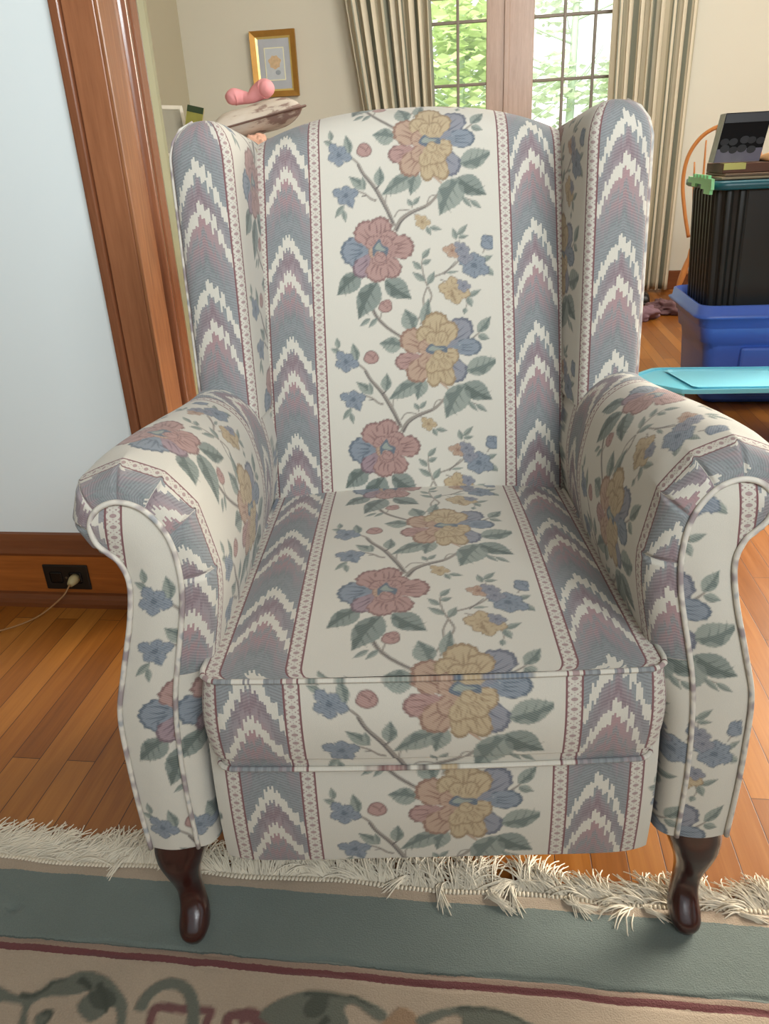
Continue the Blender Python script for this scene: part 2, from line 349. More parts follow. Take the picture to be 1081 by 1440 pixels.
CREAM = lin((226, 221, 209)) * .90
def make_fabric():
    t = NT('tapestry_upholstery')
    uv = t.n('ShaderNodeUVMap', uv_map='cloth').outputs[0]
    sp = t.n('ShaderNodeSeparateXYZ'); t.put(sp.inputs[0], uv); u, v = sp.outputs[0], sp.outputs[1]
    w = t.m_('WRAP', u, PER / 2, -PER / 2); x = t.m_('ABSOLUTE', w)
    # white noise per thread column
    def col_noise(wd, seed):
        q = t.m_('ADD', t.m_('FLOOR', t.m_('DIVIDE', u, wd)), seed); n = t.n('ShaderNodeTexWhiteNoise', noise_dimensions='1D'); t.put(n.inputs['W'], q); return n.outputs[0]
    d = t.m_('SUBTRACT', PER / 2, x)
    dq = t.m_('MULTIPLY', t.m_('FLOOR', t.m_('DIVIDE', d, .0026)), .0026)
    h = t.m_('ADD', v, t.m_('ADD', t.m_('MULTIPLY', dq, 1.1), t.m_('MULTIPLY', t.m_('MULTIPLY', dq, dq), 22.0)))
    jag = t.m_('ADD', t.m_('MULTIPLY', t.m_('SUBTRACT', col_noise(.0026, 3.3), .5), .017), t.m_('MULTIPLY', t.m_('SUBTRACT', col_noise(.0078, 13.3), .5), .008))
    h1 = t.m_('ADD', h, jag)
    def fr(hh, off=0.0): return t.m_('FRACT', t.m_('ADD', t.m_('DIVIDE', t.m_('SUBTRACT', hh, .036), TV / 2), 10.45 + off))
    ft = fr(h1); fb = fr(t.m_('ADD', h, t.m_('MULTIPLY', t.m_('SUBTRACT', col_noise(.0026, 71.7), .5), .022)))
    inr = lambda f, a, b: t.m_('MULTIPLY', t.m_('GREATER_THAN', f, a), t.m_('LESS_THAN', f, b))
    mx = lambda a, b: t.m_('MAXIMUM', a, b)
    white = t.m_('MULTIPLY', mx(inr(ft, -.1, .115), inr(ft, .335, .46)), 1)
    MV = lin((162, 148, 152)); MV2 = lin((150, 130, 136)); PK = lin((176, 146, 148)); GB = lin((152, 156, 158)); TG = lin((138, 145, 146)); BG = lin((156, 162, 168))
    colr = t.ramp(fb, [(0.0, PK), (.115, MV), (.19, MV2), (.27, MV), (.34, GB), (.46, TG), (.54, GB), (.64, TG), (.74, MV), (.80, PK), (.86, GB), (.93, PK), (1.0, PK)])
    side = t.m_('MULTIPLY', t.m_('POWER', t.m_('DIVIDE', d, .0375), 1.3), .85); side = t.m_('MINIMUM', side, .9)
    colr = t.mix(side, colr, GB)
    # fine woven hatch following the flame
    hs = t.m_('SINE', t.m_('MULTIPLY', t.m_('ADD', v, t.m_('MULTIPLY', d, .45)), 2 * math.pi / .0042))
    hz = t.m_('MULTIPLY', t.m_('GREATER_THAN', hs, .1), t.m_('MULTIPLY', .34, t.m_('ADD', .25, t.m_('MULTIPLY', .75, mx(inr(fb, .62, .9), mx(inr(fb, .15, .33), inr(fb, .46, .6)))))))
    colr = t.mix(hz, colr, lin((104, 98, 104)))
    chev = t.mix(white, colr, CREAM * 1.0)
    # braid with a chain of rings
    bx = t.m_('DIVIDE', t.m_('SUBTRACT', x, HB + .010), .0070); kv = t.m_('MULTIPLY', v, 2 * math.pi / .026)
    s1 = t.m_('MULTIPLY', t.m_('SINE', kv), .85)
    s2 = t.m_('MULTIPLY', t.m_('SINE', t.m_('MULTIPLY', kv, 1.0)), -.85)
    s3 = t.m_('MULTIPLY', t.m_('SINE', t.m_('ADD', t.m_('MULTIPLY', kv, 2.0), 1.57)), .85)
    near = lambda s_, e: t.m_('LESS_THAN', t.m_('ABSOLUTE', t.m_('SUBTRACT', bx, s_)), e)
    chain = mx(mx(near(s1, .3), near(s2, .3)), mx(near(s3, .22), near(t.m_('MULTIPLY', s3, -1.0), .22)))
    braid = t.mix(chain, lin((172, 150, 148)), CREAM * .97)
    lines = t.m_('GREATER_THAN', t.m_('ABSOLUTE', t.m_('SUBTRACT', x, HB + .010)), .0078)
    braid = t.mix(lines, braid, lin((132, 94, 96)))
    at = t.n('ShaderNodeAttribute', attribute_name='print')
    fl = t.mix(at.outputs['Alpha'], CREAM, at.outputs['Color'])
    c = t.mix(t.m_('GREATER_THAN', x, HB), fl, braid)
    c = t.mix(t.m_('GREATER_THAN', x, HB + .020), c, chev)
    c = t.mix(t.m_('MULTIPLY', t.m_('GREATER_THAN', t.m_('SINE', t.m_('MULTIPLY', t.m_('ADD', v, t.m_('MULTIPLY', u, .6)), 2 * math.pi / .0032)), .2), t.m_('MULTIPLY', at.outputs['Alpha'], .13)), c, lin((225, 220, 208)))
    # linen weave
    uv2 = t.mapping(uv, (1, 1, 1))
    wv = t.n('ShaderNodeTexNoise'); t.put(wv.inputs['Vector'], t.mapping(uv, (650, 1400, 1))); wv.inputs['Scale'].default_value = 1; wv.inputs['Detail'].default_value = 2
    c = t.mix(t.m_('MULTIPLY', wv.outputs[0], .22), c, lin((150, 144, 134)), 'MULTIPLY')
    big = t.noise(t.coord(), 5, 3)
    c = t.mix(t.m_('MULTIPLY', big, .18), c, lin((205, 198, 186)), 'MULTIPLY')
    t.bump(t.m_('ADD', wv.outputs[0], t.m_('MULTIPLY', t.noise(t.coord(), 25, 2), 2.0)), .35, .0012)
    t.put(t.b.inputs['Sheen Weight'], .15); t.put(t.b.inputs['Specular IOR Level'], .2)
    return t.fin(c, .88)
FABRIC = make_fabric()

def wood(name, c0, c1, axis='Z', rough=.3, scale=1.0, coat=.3, dist=1.5):
    t = NT(name); co = t.coord()
    sc = {'Z': (14, 14, .9), 'X': (.9, 14, 14), 'Y': (14, .9, 14)}[axis]
    v = t.mapping(co, tuple(s * scale for s in sc))
    n1 = t.noise(v, 2.0, 5, .6, dist); n2 = t.noise(t.mapping(co, tuple(s * scale * 9 for s in sc)), 2.0, 2, .5)
    f = t.m_('ADD', t.m_('MULTIPLY', n1, .75), t.m_('MULTIPLY', n2, .35))
    c = t.ramp(f, [(.22, lin(c0)), (.5, (lin(c0) + lin(c1)) / 2), (.82, lin(c1))])
    t.bump(n2, .08)
    return t.fin(c, rough, Coat_Weight=coat, Coat_Roughness=.2)

# ---------------------------------------------------------------- the wing chair (local frame: x right, y back, z up)
CH = empty('wingback_armchair', (.046, .757, 0), math.radians(-2.0),
           'floral and chevron striped wingback armchair with rolled arms and dark cherry cabriole legs', 'armchair')
H = .0018
def npts(L, h=H): return max(4, int(L / h))
def smooth01(x): x = np.clip(x, 0, 1); return x * x * (3 - 2 * x)

# backrest ---------------------------------------------------------------
def back_y(z): return .500 + (z - .45) * .20 + .012 * np.sin(np.clip((z - .45) / .6, 0, 1) * np.pi) * -1
def build_back():
    nx = npts(.56); s = np.linspace(-1, 1, nx)
    Rr = .045
    t1 = np.linspace(0, 1, npts(.66)); t2 = np.linspace(0, 1, 50)[1:]; t3 = np.linspace(0, 1, 14)[1:]
    P = np.zeros((len(t1) + len(t2) + len(t3), nx, 3)); UV = np.zeros(P.shape[:2] + (2,))
    W = .278; x = s * W
    ztop = 1.112 - .049 * np.clip(np.abs(x) / .262, 0, 1.1) ** 2.5
    z0 = .40
    kk = .93
    for i, t in enumerate(t1):
        z = z0 + (ztop - Rr - z0) * t
        P[i, :, 0] = x; P[i, :, 2] = z
        P[i, :, 1] = back_y(z) - .018 * (1 - s ** 4) * math.sin(math.pi * min(1, t * .95 + .05)) + .030 * np.abs(s) ** 10 * (1 - .3 * t)
    zc = ztop - Rr; yb = P[len(t1) - 1, :, 1]
    for j, t in enumerate(t2):
        a = t * math.pi * .5
        i = len(t1) + j
        P[i, :, 0] = x; P[i, :, 2] = zc + Rr * math.sin(a); P[i, :, 1] = yb + Rr * 1.2 * (1 - math.cos(a)) + .01 * math.sin(a)
    yb2 = P[len(t1) + len(t2) - 1, :, 1].copy()
    for j, t in enumerate(t3):
        i = len(t1) + len(t2) + j
        P[i, :, 0] = x; P[i, :, 2] = ztop - .012 * t * t; P[i, :, 1] = yb2 + .06 * t
    dl = np.linalg.norm(np.diff(P, axis=0), axis=2); arc = np.vstack([np.zeros((1, nx)), np.cumsum(dl, 0)])
    arc = arc[:, nx // 2][:, None] * np.ones((1, nx)) + (P[..., 2] - P[:, nx // 2, 2][:, None]) * 1.0
    c = nx // 2; iy = np.argmin(np.abs(P[:len(t1), c, 2] - .739)); v0 = arc[iy, c]
    k = np.interp(P[:, c, 2], [.5, 1.1], [1.03, .965])[:, None]
    UV[..., 0] = P[..., 0] / k; UV[..., 1] = (arc - v0) / kk
    return cloth('backrest', P, UV, CH)
build_back()

# seat cushion -----------------------------------------------------------
def seat_w(y): return .272 - .020 * np.clip((y + .02) / .52, 0, 1)
def seat_z(x, y):
    sx = np.clip(np.abs(x) / seat_w(y), 0, 1); ty = np.clip((y + .02) / .54, 0, 1)
    return .489 + .026 * (1 - sx ** 3.2) * np.sin(np.pi * np.clip(ty * .8 + .0, 0, 1)) + .004 * (1 - sx ** 2) * (1 - ty)
def build_seat():
    nx = npts(.54); s = np.linspace(-1, 1, nx); yy = np.linspace(-.022, .52, npts(.54)); r = .02
    P = np.zeros((len(yy), nx, 3)); UV = np.zeros(P.shape[:2] + (2,))
    for i, y in enumerate(yy):
        w = seat_w(y); q = np.clip((y + .022) / r, 0, 1); w = w - r * (1 - math.sqrt(1 - (1 - q) ** 2))
        x = s * w; front = -.006 * (1 - s ** 2) * max(0, 1 - (y + .022) / .1)
        P[i, :, 0] = x; P[i, :, 1] = y + front; P[i, :, 2] = seat_z(x, y)
        UV[i, :, 0] = s * .2625 * (1 - .03 * (y / .5)); UV[i, :, 1] = y - .315
    so = cloth('seat_cushion', P, UV, CH)
    # perimeter for border and piping
    def per(n_side, n_front):
        ys = np.linspace(.50, -.002, n_side); L = np.stack([-seat_w(ys), ys], 1)
        th = np.linspace(0, np.pi / 2, 10)[1:-1]; cl = np.stack([-.272 + .02 - .02 * np.cos(th), -.002 - .02 * np.sin(th)], 1)
        xs = np.linspace(-.252, .252, n_front); F = np.stack([xs, -.022 - .006 * (1 - (xs / .272) ** 2)], 1)
        cr = cl[::-1] * [-1, 1]; Rr = L[::-1] * [-1, 1]
        return np.vstack([L, cl, F, cr, Rr])
    pr = per(40, npts(.5)); n = len(pr)
    nrm = np.gradient(pr, axis=0); nrm /= np.linalg.norm(nrm, axis=1)[:, None]; nrm = np.stack([nrm[:, 1], -nrm[:, 0]], 1)
    nrm *= np.sign((nrm * pr).sum(1) + nrm[:, 1] * -.25)[:, None]
    arc = np.concatenate([[0], np.cumsum(np.linalg.norm(np.diff(pr, axis=0), axis=1))]); arc -= arc[n // 2]
    zz = np.linspace(.352, .489, npts(.14)); P = np.zeros((len(zz), n, 3)); UV = np.zeros((len(zz), n, 2))
    for i, z in enumerate(zz):
        b = .010 * math.sin(math.pi * (z - .352) / .137) - .004 * (z - .352 < .02)
        P[i, :, :2] = pr + nrm * b; P[i, :, 2] = z
        UV[i, :, 0] = arc * .955; UV[i, :, 1] = -.337 + (z - .489)
    b_ = cloth('cushion_border', P, UV, so, flip=True)
    def pipe(zf, off, r):
        q = np.concatenate([pr + nrm * off, np.full((n, 1), zf)], 1); q = q[::3]; m = len(q)
        k = 8; th = np.linspace(0, 2 * np.pi, k + 1)
        nn = nrm[::3]
        Pq = np.zeros((k + 1, m, 3)); Pq[..., :2] = q[None, :, :2] + nn[None] * (r * np.cos(th))[:, None, None]; Pq[..., 2] = zf + r * np.sin(th)[:, None]
        U = np.zeros((k + 1, m, 2)); U[..., 0] = arc[::3] * .955; U[..., 1] = (-.345 if zf > .4 else -.48)
        cloth('piping', Pq, U, so)
    pipe(.490, .003, .0034); pipe(.354, .000, .0034)
    return so
build_seat()

# footrest panel --------------------------------------------------------------
def build_panel():
    nx, nz = npts(.585), npts(.2); s = np.linspace(-1, 1, nx); zz = np.linspace(.166, .362, nz)
    P = np.zeros((nz + 8, nx, 3)); UV = np.zeros((nz + 8, nx, 2))
    for i in range(nz + 8):
        z = zz[max(0, i - 8)]; t = (z - .166) / .19
        y = .006 - .010 * math.sin(math.pi * min(1, t * .8 + .15)) + .012 * np.abs(s) ** 12
        if i < 8:
            a = (8 - i) / 8; y = y + .03 * a * a + .0; z = z - .006 * a + .004 * a * a
        P[i, :, 0] = s * .289; P[i, :, 1] = y; P[i, :, 2] = z - .0
        UV[i, :, 0] = s * .289 / 1.03; UV[i, :, 1] = z - .268
    f = cloth('footrest_panel', P, UV, CH)
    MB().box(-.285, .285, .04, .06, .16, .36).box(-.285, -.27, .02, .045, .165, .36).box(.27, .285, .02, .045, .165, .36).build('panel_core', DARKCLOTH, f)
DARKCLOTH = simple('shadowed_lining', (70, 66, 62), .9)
build_panel()

# wings -----------------------------------------------------------------------
def build_wing(sg):
    # path over the wing in plan: outer back -> outer front -> inner front -> inner back, (|x|, y offset from front, stretch)
    path = spline([(.345, .24), (.350, .16), (.352, .07), (.350, .022), (.338, .004), (.305, -.002), (.272, .002), (.258, .016), (.252, .06), (.249, .12), (.247, .19), (.246, .24)], 40)
    arc = np.concatenate([[0], np.cumsum(np.linalg.norm(np.diff(path, axis=0), axis=1))])
    n = npts(arc[-1]); t = np.linspace(0, arc[-1], n); px = np.interp(t, arc, path[:, 0]); py = np.interp(t, arc, path[:, 1])
    ic = np.argmin(np.abs(px - .3105) + (py > .01)); ua = t - t[ic]
    zc, rr = 1.042, .058
    z1 = np.linspace(.66, zc, npts(zc - .66)); th = np.linspace(0, math.pi / 2, npts(.09))[1:]
    rows = [(z, 1.0) for z in z1] + [(zc + rr * math.sin(a), max(math.cos(a), .0)) for a in th]
    P = np.zeros((len(rows), n, 3)); UV = np.zeros((len(rows), n, 2)); acc = 0; pz = rows[0][0]; pk = 1
    v0 = .840 if sg < 0 else .878
    for i, (z, k) in enumerate(rows):
        acc += math.hypot(z - pz, (pk - k) * .03); pz, pk = z, k
        k2 = k ** .8
        yf = .432 + (z - .7) * .085 + .05 * (1 - k2)
        P[i, :, 0] = sg * (.300 + (px - .300) * k2); P[i, :, 1] = yf + py * (.35 + .65 * k) + .0; P[i, :, 2] = z + .0 - .03 * (py / .24) ** 2 * (1 - k)
        UV[i, :, 0] = (PER / 2) - sg * ua * .96
        UV[i, :, 1] = (.66 + acc - v0) / .95
    w = cloth('wing', P, UV, CH, flip=(sg > 0))
    # piping on the outer front edge
    j = np.argmin(np.abs(t - (t[ic] - .048)))
    q = P[::12, j, :].copy(); MBp = MB().tube(q + np.array([sg * .001, -.001, 0]), .0028, 6, 1)
    MBp.build('wing_piping', CORD, w, True)
CORD = None
def mk_cord():
    t = NT('twisted_cord_fabric'); co = t.coord(); n = t.noise(co, 38, 1)
    c = t.ramp(n, [(0, lin((140, 124, 126))), (.38, lin((158, 146, 146))), (.5, lin((214, 208, 196))), (.62, lin((208, 202, 192))), (.70, lin((160, 162, 164)))], 'LINEAR')
    return t.fin(c, .9)
CORD = mk_cord()
for sg in (-1, 1): build_wing(sg)

# arms ------------------------------------------------------------------------
OUTC = [(.298, .19), (.298, .30), (.292, .39), (.276, .45), (.264, .50), (.249, .58), (.250, .63), (.264, .690), (.294, .726), (.335, .744), (.380, .734), (.404, .697), (.395, .658), (.372, .637), (.345, .628), (.336, .608), (.346, .558), (.368, .486), (.386, .42), (.396, .34), (.397, .27), (.395, .19)]
PIPC = [(.325, .19), (.326, .30), (.322, .39), (.315, .45), (.304, .50), (.286, .58), (.283, .63), (.290, .670), (.310, .700), (.336, .711), (.360, .704), (.373, .685), (.371, .663), (.360, .649), (.349, .636), (.343, .608), (.352, .558), (.373, .486), (.390, .42), (.3935, .34), (.3935, .27), (.391, .19)]
BAKC = [(.300, .19), (.300, .30), (.292, .39), (.272, .45), (.258, .50), (.248, .57), (.250, .62), (.262, .672), (.286, .702), (.318, .716), (.350, .708), (.366, .682), (.362, .652), (.350, .630), (.340, .618), (.334, .600), (.338, .558), (.352, .486), (.366, .42), (.374, .34), (.374, .27), (.372, .19)]
def build_arm(sg):
    m = 200
    def dense(c): return spline(c, 40)
    o, p, b = dense(OUTC), dense(PIPC), dense(BAKC)
    arc = np.concatenate([[0], np.cumsum(np.linalg.norm(np.diff(o, axis=0), axis=1))])
    key = arc[::40]                                   # arc length at each control point
    n = npts(arc[-1]); t = np.linspace(0, arc[-1], n)
    R_ = lambda c: np.stack([np.interp(t, arc, c[:, 0]), np.interp(t, arc, c[:, 1])], 1)
    o, p, b = R_(o), R_(p), R_(b)
    # pleats: the front edge is gathered into flat facets
    pl = [key[5] + .03, key[7] - .005, key[8] + .000, key[9] + .004, key[10] + .012, key[11] + .016, key[12] + .018, key[13] + .022]
    poly = o.copy()
    for a0, a1 in zip(pl[:-1], pl[1:]):
        msk = (t >= a0) & (t <= a1); f = ((t[msk] - a0) / (a1 - a0))[:, None]
        A = np.array([np.interp(a0, t, o[:, 0]), np.interp(a0, t, o[:, 1])]); B = np.array([np.interp(a1, t, o[:, 0]), np.interp(a1, t, o[:, 1])])
        poly[msk] = A * (1 - f) + B * f
    crease = np.zeros(n)
    for a0 in pl: crease = np.maximum(crease, np.exp(-((t - a0) / .0032) ** 2))
    cen = np.array([.335, .45])
    ys = np.linspace(.66, .46, 12)[:-1].tolist() + np.linspace(.46, .036, npts(.424)).tolist()
    ring = np.linspace(0, 1, 30)[1:]
    N = len(ys) + len(ring)
    P = np.zeros((N, n, 3)); UV = np.zeros((N, n, 2))
    seam = np.interp(.470, [0, 1], [0, 1])
    zfront = o[:, 1]
    inner_low = (t < np.interp(.478, o[:n // 3, 1], t[:n // 3]))
    iz = np.interp(.617, o[:n // 3, 1], t[:n // 3])
    swell = np.sin(np.pi * np.clip((t - key[5]) / (key[11] - key[5]), 0, 1))
    facet = np.zeros(n)
    for k, a0 in enumerate(pl[:-1]): facet[t >= a0] = (k % 3 - 1) * .03 + .017 * k
    facet[t >= pl[-1]] = 0
    yc = .198
    for i, y in enumerate(ys):
        f = smooth01(np.array((y - .036) / .42)); c = o * (1 - f) + b * f
        wfac = float(smooth01(np.array(1 - (y - .036) / .05))); c = c * (1 - wfac) + (poly * 1.0) * wfac
        c = c.copy(); d_ = c - cen; bul = .006 * math.sin(math.pi * min(1, max(0, y / .45)))
        c[:, 0] -= bul * (t < key[7]) * np.sin(np.pi * np.clip(t / key[7], 0, 1)); c[:, 1] += bul * swell
        P[i, :, 0] = sg * c[:, 0]; P[i, :, 1] = y; P[i, :, 2] = c[:, 1]
        UV[i, :, 0] = (y - yc) * -sg; UV[i, :, 1] = (t - iz)
    acc = 0.; prev = 0.
    for j, r in enumerate(ring):
        i = len(ys) + j; a = r * math.pi / 2; g = 1 - math.cos(a)
        c = poly * (1 - g) + p * g
        P[i, :, 0] = sg * c[:, 0]; P[i, :, 2] = c[:, 1]
        P[i, :, 1] = .036 - .030 * math.sin(a) + .007 * crease * math.sin(math.pi * min(1, .25 + r * .75))
        acc += (math.pi / 2) / 29 * .035
        UV[i, :, 0] = (.036 - yc - acc) * -sg; UV[i, :, 1] = (t - iz) + facet
    # the low inner strip beside the cushion is plain flowered cloth set upright
    low = inner_low[None, :] & (P[..., 1] < .05)
    uu = -.148 + .020 + (P[..., 0] * sg * -1 + .33) * 1.0 if sg < 0 else .148 - .020 - (.33 - P[..., 0])
    UV[..., 0] = np.where(low, uu, UV[..., 0]); UV[..., 1] = np.where(low, P[..., 2] - (.598 if sg < 0 else .545), UV[..., 1])
    arm = cloth('arm', P, UV, CH, flip=(sg < 0))
    # front panel inside the piping
    k = 10; half = spline(PIPC[:11], 30); oth = spline(PIPC[10:][::-1], 30)
    nn = npts(.6)
    def rs(c):
        a = np.concatenate([[0], np.cumsum(np.linalg.norm(np.diff(c, axis=0), axis=1))]); return a
    # pair control points so the ladder follows the scroll
    pin = [PIPC[i] for i in (0, 1, 2, 3, 4, 5, 6, 7, 8, 9, 10)] + [(.369, .694)]
    pout = [(.391, .19), (.3935, .27), (.390, .42), (.383, .45), (.368, .50), (.348, .575), (.343, .608), (.345, .626), (.352, .640), (.362, .651), (.371, .663), (.3735, .680)]
    A = spline(pin, 40); B = spline(pout, 40); a = rs(A); tt = np.linspace(0, a[-1], nn)
    A = np.stack([np.interp(tt, a, A[:, 0]), np.interp(tt, a, A[:, 1])], 1); B = np.stack([np.interp(tt, a, B[:, 0]), np.interp(tt, a, B[:, 1])], 1)
    w = 46; PP = np.zeros((nn, w, 3)); UU = np.zeros((nn, w, 2))
    for j in range(w):
        f = j / (w - 1); c = A * (1 - f) + B * f
        PP[:, j, 0] = sg * c[:, 0]; PP[:, j, 2] = c[:, 1]; PP[:, j, 1] = .0075 - .006 * math.sin(math.pi * f)
    zz = PP[..., 2]; xx = np.abs(PP[..., 0])
    xo = np.where(zz < .60, np.interp(zz, [.19, .27, .34, .42, .486, .558, .60], [.398, .400, .400, .397, .380, .357, .346]), .346 - (zz - .60) * .12)
    uo = .148 + .0 - (xo - xx)
    UU[..., 0] = uo * sg; UU[..., 1] = zz - (.598 if sg < 0 else .545)
    cloth('front_panel', PP, UU, arm, flip=(sg < 0))
    # piping round the panel
    q = np.array([(sg * x_, .0045, z_) for x_, z_ in spline(PIPC, 8)])
    MB().tube(q, .0034, 8, 1).build('piping', CORD, arm, True)
    return arm
for sg in (-1, 1): build_arm(sg)

# outside back and underside
ob = MB().box(-.30, .30, .66, .70, .19, 1.03, bev=.015).box(-.29, .29, .07, .66, .18, .34, bev=.01)
def plainuv(o):
    me = o.data; uvl = me.uv_layers.new(name='cloth')
    for l in me.loops:
        c = me.vertices[l.vertex_index].co; uvl.data[l.index].uv = (c.x + c.y * .3, c.z)
o = MB().box(-.345, .345, .645, .70, .19, 1.045, bev=.02).build('outside_back', FABRIC, CH); plainuv(o)
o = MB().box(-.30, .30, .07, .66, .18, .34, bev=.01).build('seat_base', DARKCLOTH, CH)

CHERRY = wood('dark_cherry_wood', (26, 8, 7), (66, 20, 15), 'Z', .22, 1.5, .6)
def leg(x, y, z0, front=True):
    L = MB()
    st = [(.205, .000, .000, .040, .038), (.185, .0, .0, .040, .038), (.160, .0, -.002, .0385, .037), (.135, .0, -.004, .033, .033), (.112, .0, -.005, .026, .027), (.090, .0, -.004, .0205, .022), (.070, .0, -.005, .018, .019), (.052, .0, -.012, .0185, .020), (.036, .0, -.022, .021, .024), (.020, .0, -.030, .0225, .029), (.008, .0, -.032, .020, .027), (.000, .0, -.032, .014, .020)]
    n = 20; zz = np.array([s[0] for s in st]); zi = np.linspace(.205, 0, 48)
    f = lambda k: np.interp(-zi, -zz, [s[k] for s in st])
    import itertools
    cy, rx, ry = f(2), f(3), f(4)
    for _ in range(2): cy, rx, ry = [np.convolve(np.pad(q, 1, 'edge'), [.25, .5, .25], 'valid') for q in (cy, rx, ry)]
    if not front: cy = -cy
    sx = np.sign(x) * .010 * np.sin(np.clip((.19 - zi) / .15, 0, 1) * np.pi) 
    P = np.zeros((48, n, 3)); th = np.linspace(0, 2 * np.pi, n, endpoint=False)
    ex = lambda c: np.sign(c) * np.abs(c) ** .85
    for i in range(48):
        P[i, :, 0] = x + sx[i] + rx[i] * ex(np.cos(th)); P[i, :, 1] = y + cy[i] + ry[i] * ex(np.sin(th)); P[i, :, 2] = z0 + zi[i] * (1 - z0 / .205)
    L.grid(P, True); k = len(L.v); L.f.append(tuple(range(n))[::-1]); L.f.append(tuple(range(47 * n, 48 * n)))
    return L.build('leg', CHERRY, CH, True)
leg(-.356, .043, .013); leg(.356, .043, .013); leg(-.31, .63, .001, False); leg(.31, .63, .001, False)
# ---------------------------------------------------------------- the room
WORLD_S = .75
RZ = -ROOM
def rmat(a=0, b=0, z=0): return Matrix.Translation(RW(a, b, z)) @ Matrix.Rotation(RZ, 4, 'Z')
def room_obj(mb, name, mat, a=0, b=0, z=0, parent=None, smooth=False, **tags):
    o = mb.build(name, mat, parent, smooth)
    if parent is None: o.location = RW(a, b, z); o.rotation_euler = (0, 0, RZ)
    return tag(o, **tags)
def thing(name, a, b, z, label, cat, rot=0, group=None): return empty(name, RW(a, b, z), RZ + rot, label, cat, group)
STR = dict(kind='structure')

def floor_mat():
    t = NT('oak_strip_floor'); co = t.coord()
    v = t.mapping(co, (1, 1, 1), (0, 0, math.pi / 2))
    br = t.n('ShaderNodeTexBrick'); t.put(br.inputs['Vector'], v); br.offset = .37; br.inputs['Scale'].default_value = 1
    br.inputs['Brick Width'].default_value = .78; br.inputs['Row Height'].default_value = .0575; br.inputs['Mortar Size'].default_value = .0009; br.inputs['Mortar Smooth'].default_value = .3
    br.inputs['Color1'].default_value = (0, 0, 0, 1); br.inputs['Color2'].default_value = (1, 1, 1, 1); br.inputs['Mortar'].default_value = (.5, .5, .5, 1); br.inputs['Bias'].default_value = 0
    g = t.noise(t.mapping(co, (26, 1.6, 1)), 2.2, 5, .6, .6); g2 = t.noise(t.mapping(co, (160, 5, 1)), 1.5, 2)
    f = t.m_('ADD', t.m_('MULTIPLY', br.outputs[0], .42), t.m_('ADD', t.m_('MULTIPLY', g, .5), t.m_('MULTIPLY', g2, .18)))
    c = t.ramp(f, [(.1, lin((104, 56, 14))), (.5, lin((142, 84, 28))), (.95, lin((180, 118, 50)))])
    c = t.mix(br.outputs['Fac'], c, lin((60, 30, 12)))
    t.bump(t.m_('SUBTRACT', 1, br.outputs['Fac']), .25, .001)
    return t.fin(c, t.m_('ADD', .26, t.m_('MULTIPLY', g, .16)), Coat_Weight=.08, Coat_Roughness=.25, Specular_IOR_Level=.35)
room_obj(MB().box(-4, 4.2, -2.5, 6.55, -.04, 0), 'floor', floor_mat(), **STR)
def plaster(name, col, bot=None, zt=1.2):
    t = NT(name); co = t.coord(); c = lin(col)
    x = t.mix(t.noise(co, 1.2, 3), c * .96, np.minimum(c * 1.03, 1)); t.bump(t.noise(co, 90, 3), .06)
    return t.fin(x, .75, Specular_IOR_Level=.25)
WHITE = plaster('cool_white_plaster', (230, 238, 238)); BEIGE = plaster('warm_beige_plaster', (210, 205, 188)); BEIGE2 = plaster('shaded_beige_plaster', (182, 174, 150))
OAK = wood('golden_oak', (122, 72, 44), (172, 114, 78), 'Z', .28, 1.0, .35, .8)
OAKF = wood('figured_oak', (100, 58, 32), (176, 118, 78), 'Z', .3, .8, .3, 4.0)
OAKG = wood('glossy_oak', (104, 60, 38), (146, 92, 62), 'Z', .2, 1.0, .5, .6)
OAKX = wood('oak_board_lengthwise', (122, 66, 26), (180, 106, 48), 'X', .3, .8, .35, 1.5)
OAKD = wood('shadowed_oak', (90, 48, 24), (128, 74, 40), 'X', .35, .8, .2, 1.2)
CEILM = plaster('off_white_ceiling', (236, 232, 222))
room_obj(MB().box(-4, 4.2, -2.5, 6.55, 2.9, 3.0), 'ceiling', CEILM, **STR)
lw = MB().box(-4, 4.2, -2.5, -2.35, 0, 1.15).box(-4, -1.9, -2.5, -2.35, 1.15, 2.9).box(2.2, 4.2, -2.5, -2.35, 1.15, 2.9).box(-4.15, -4, -2.5, 1.86, 0, 2.9)
room_obj(lw, 'wall_front', BEIGE, **STR)
room_obj(MB().box(4.05, 4.2, -2.349, 1.899, 0, 1.0).box(4.05, 4.2, -2.349, 1.899, 2.5, 2.9), 'wall_right_living', BEIGE, **STR)
# near wall with the oak cased opening
room_obj(MB().box(-4, -.74, 1.65, 1.85, 0, 2.9), 'wall_left', WHITE, **STR)
room_obj(MB().box(-4, -2.27, 1.861, 6.55, 0, 2.9), 'wall_far_left', BEIGE2, **STR)
wb = MB().box(-2.27, -.80, 6.40, 6.55, 0, 2.9).box(1.08, 4.2, 6.40, 6.55, 0, 2.9).box(-.80, 1.08, 6.40, 6.55, 2.16, 2.9)
room_obj(wb, 'wall_back', BEIGE, **STR)
room_obj(MB().box(4.05, 4.2, 1.9, 6.40, 0, 2.9), 'wall_right', BEIGE, **STR)
bb = empty('baseboard_left', RW(-.74, 1.65), RZ, None, None); tag(bb, **STR)
MB().box(-3.2, -.09, -.018, 0, .0, .145).build('board', OAKX, bb)
cp = MB(); prof = [(0, .145), (-.022, .145), (-.024, .152), (-.018, .165), (-.014, .185), (-.008, .2), (0, .203)]
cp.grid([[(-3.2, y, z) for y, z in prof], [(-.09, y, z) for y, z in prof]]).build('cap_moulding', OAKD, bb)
prof = [(-.018, .036), (-.028, .034), (-.036, .024), (-.039, .012), (-.039, 0)]
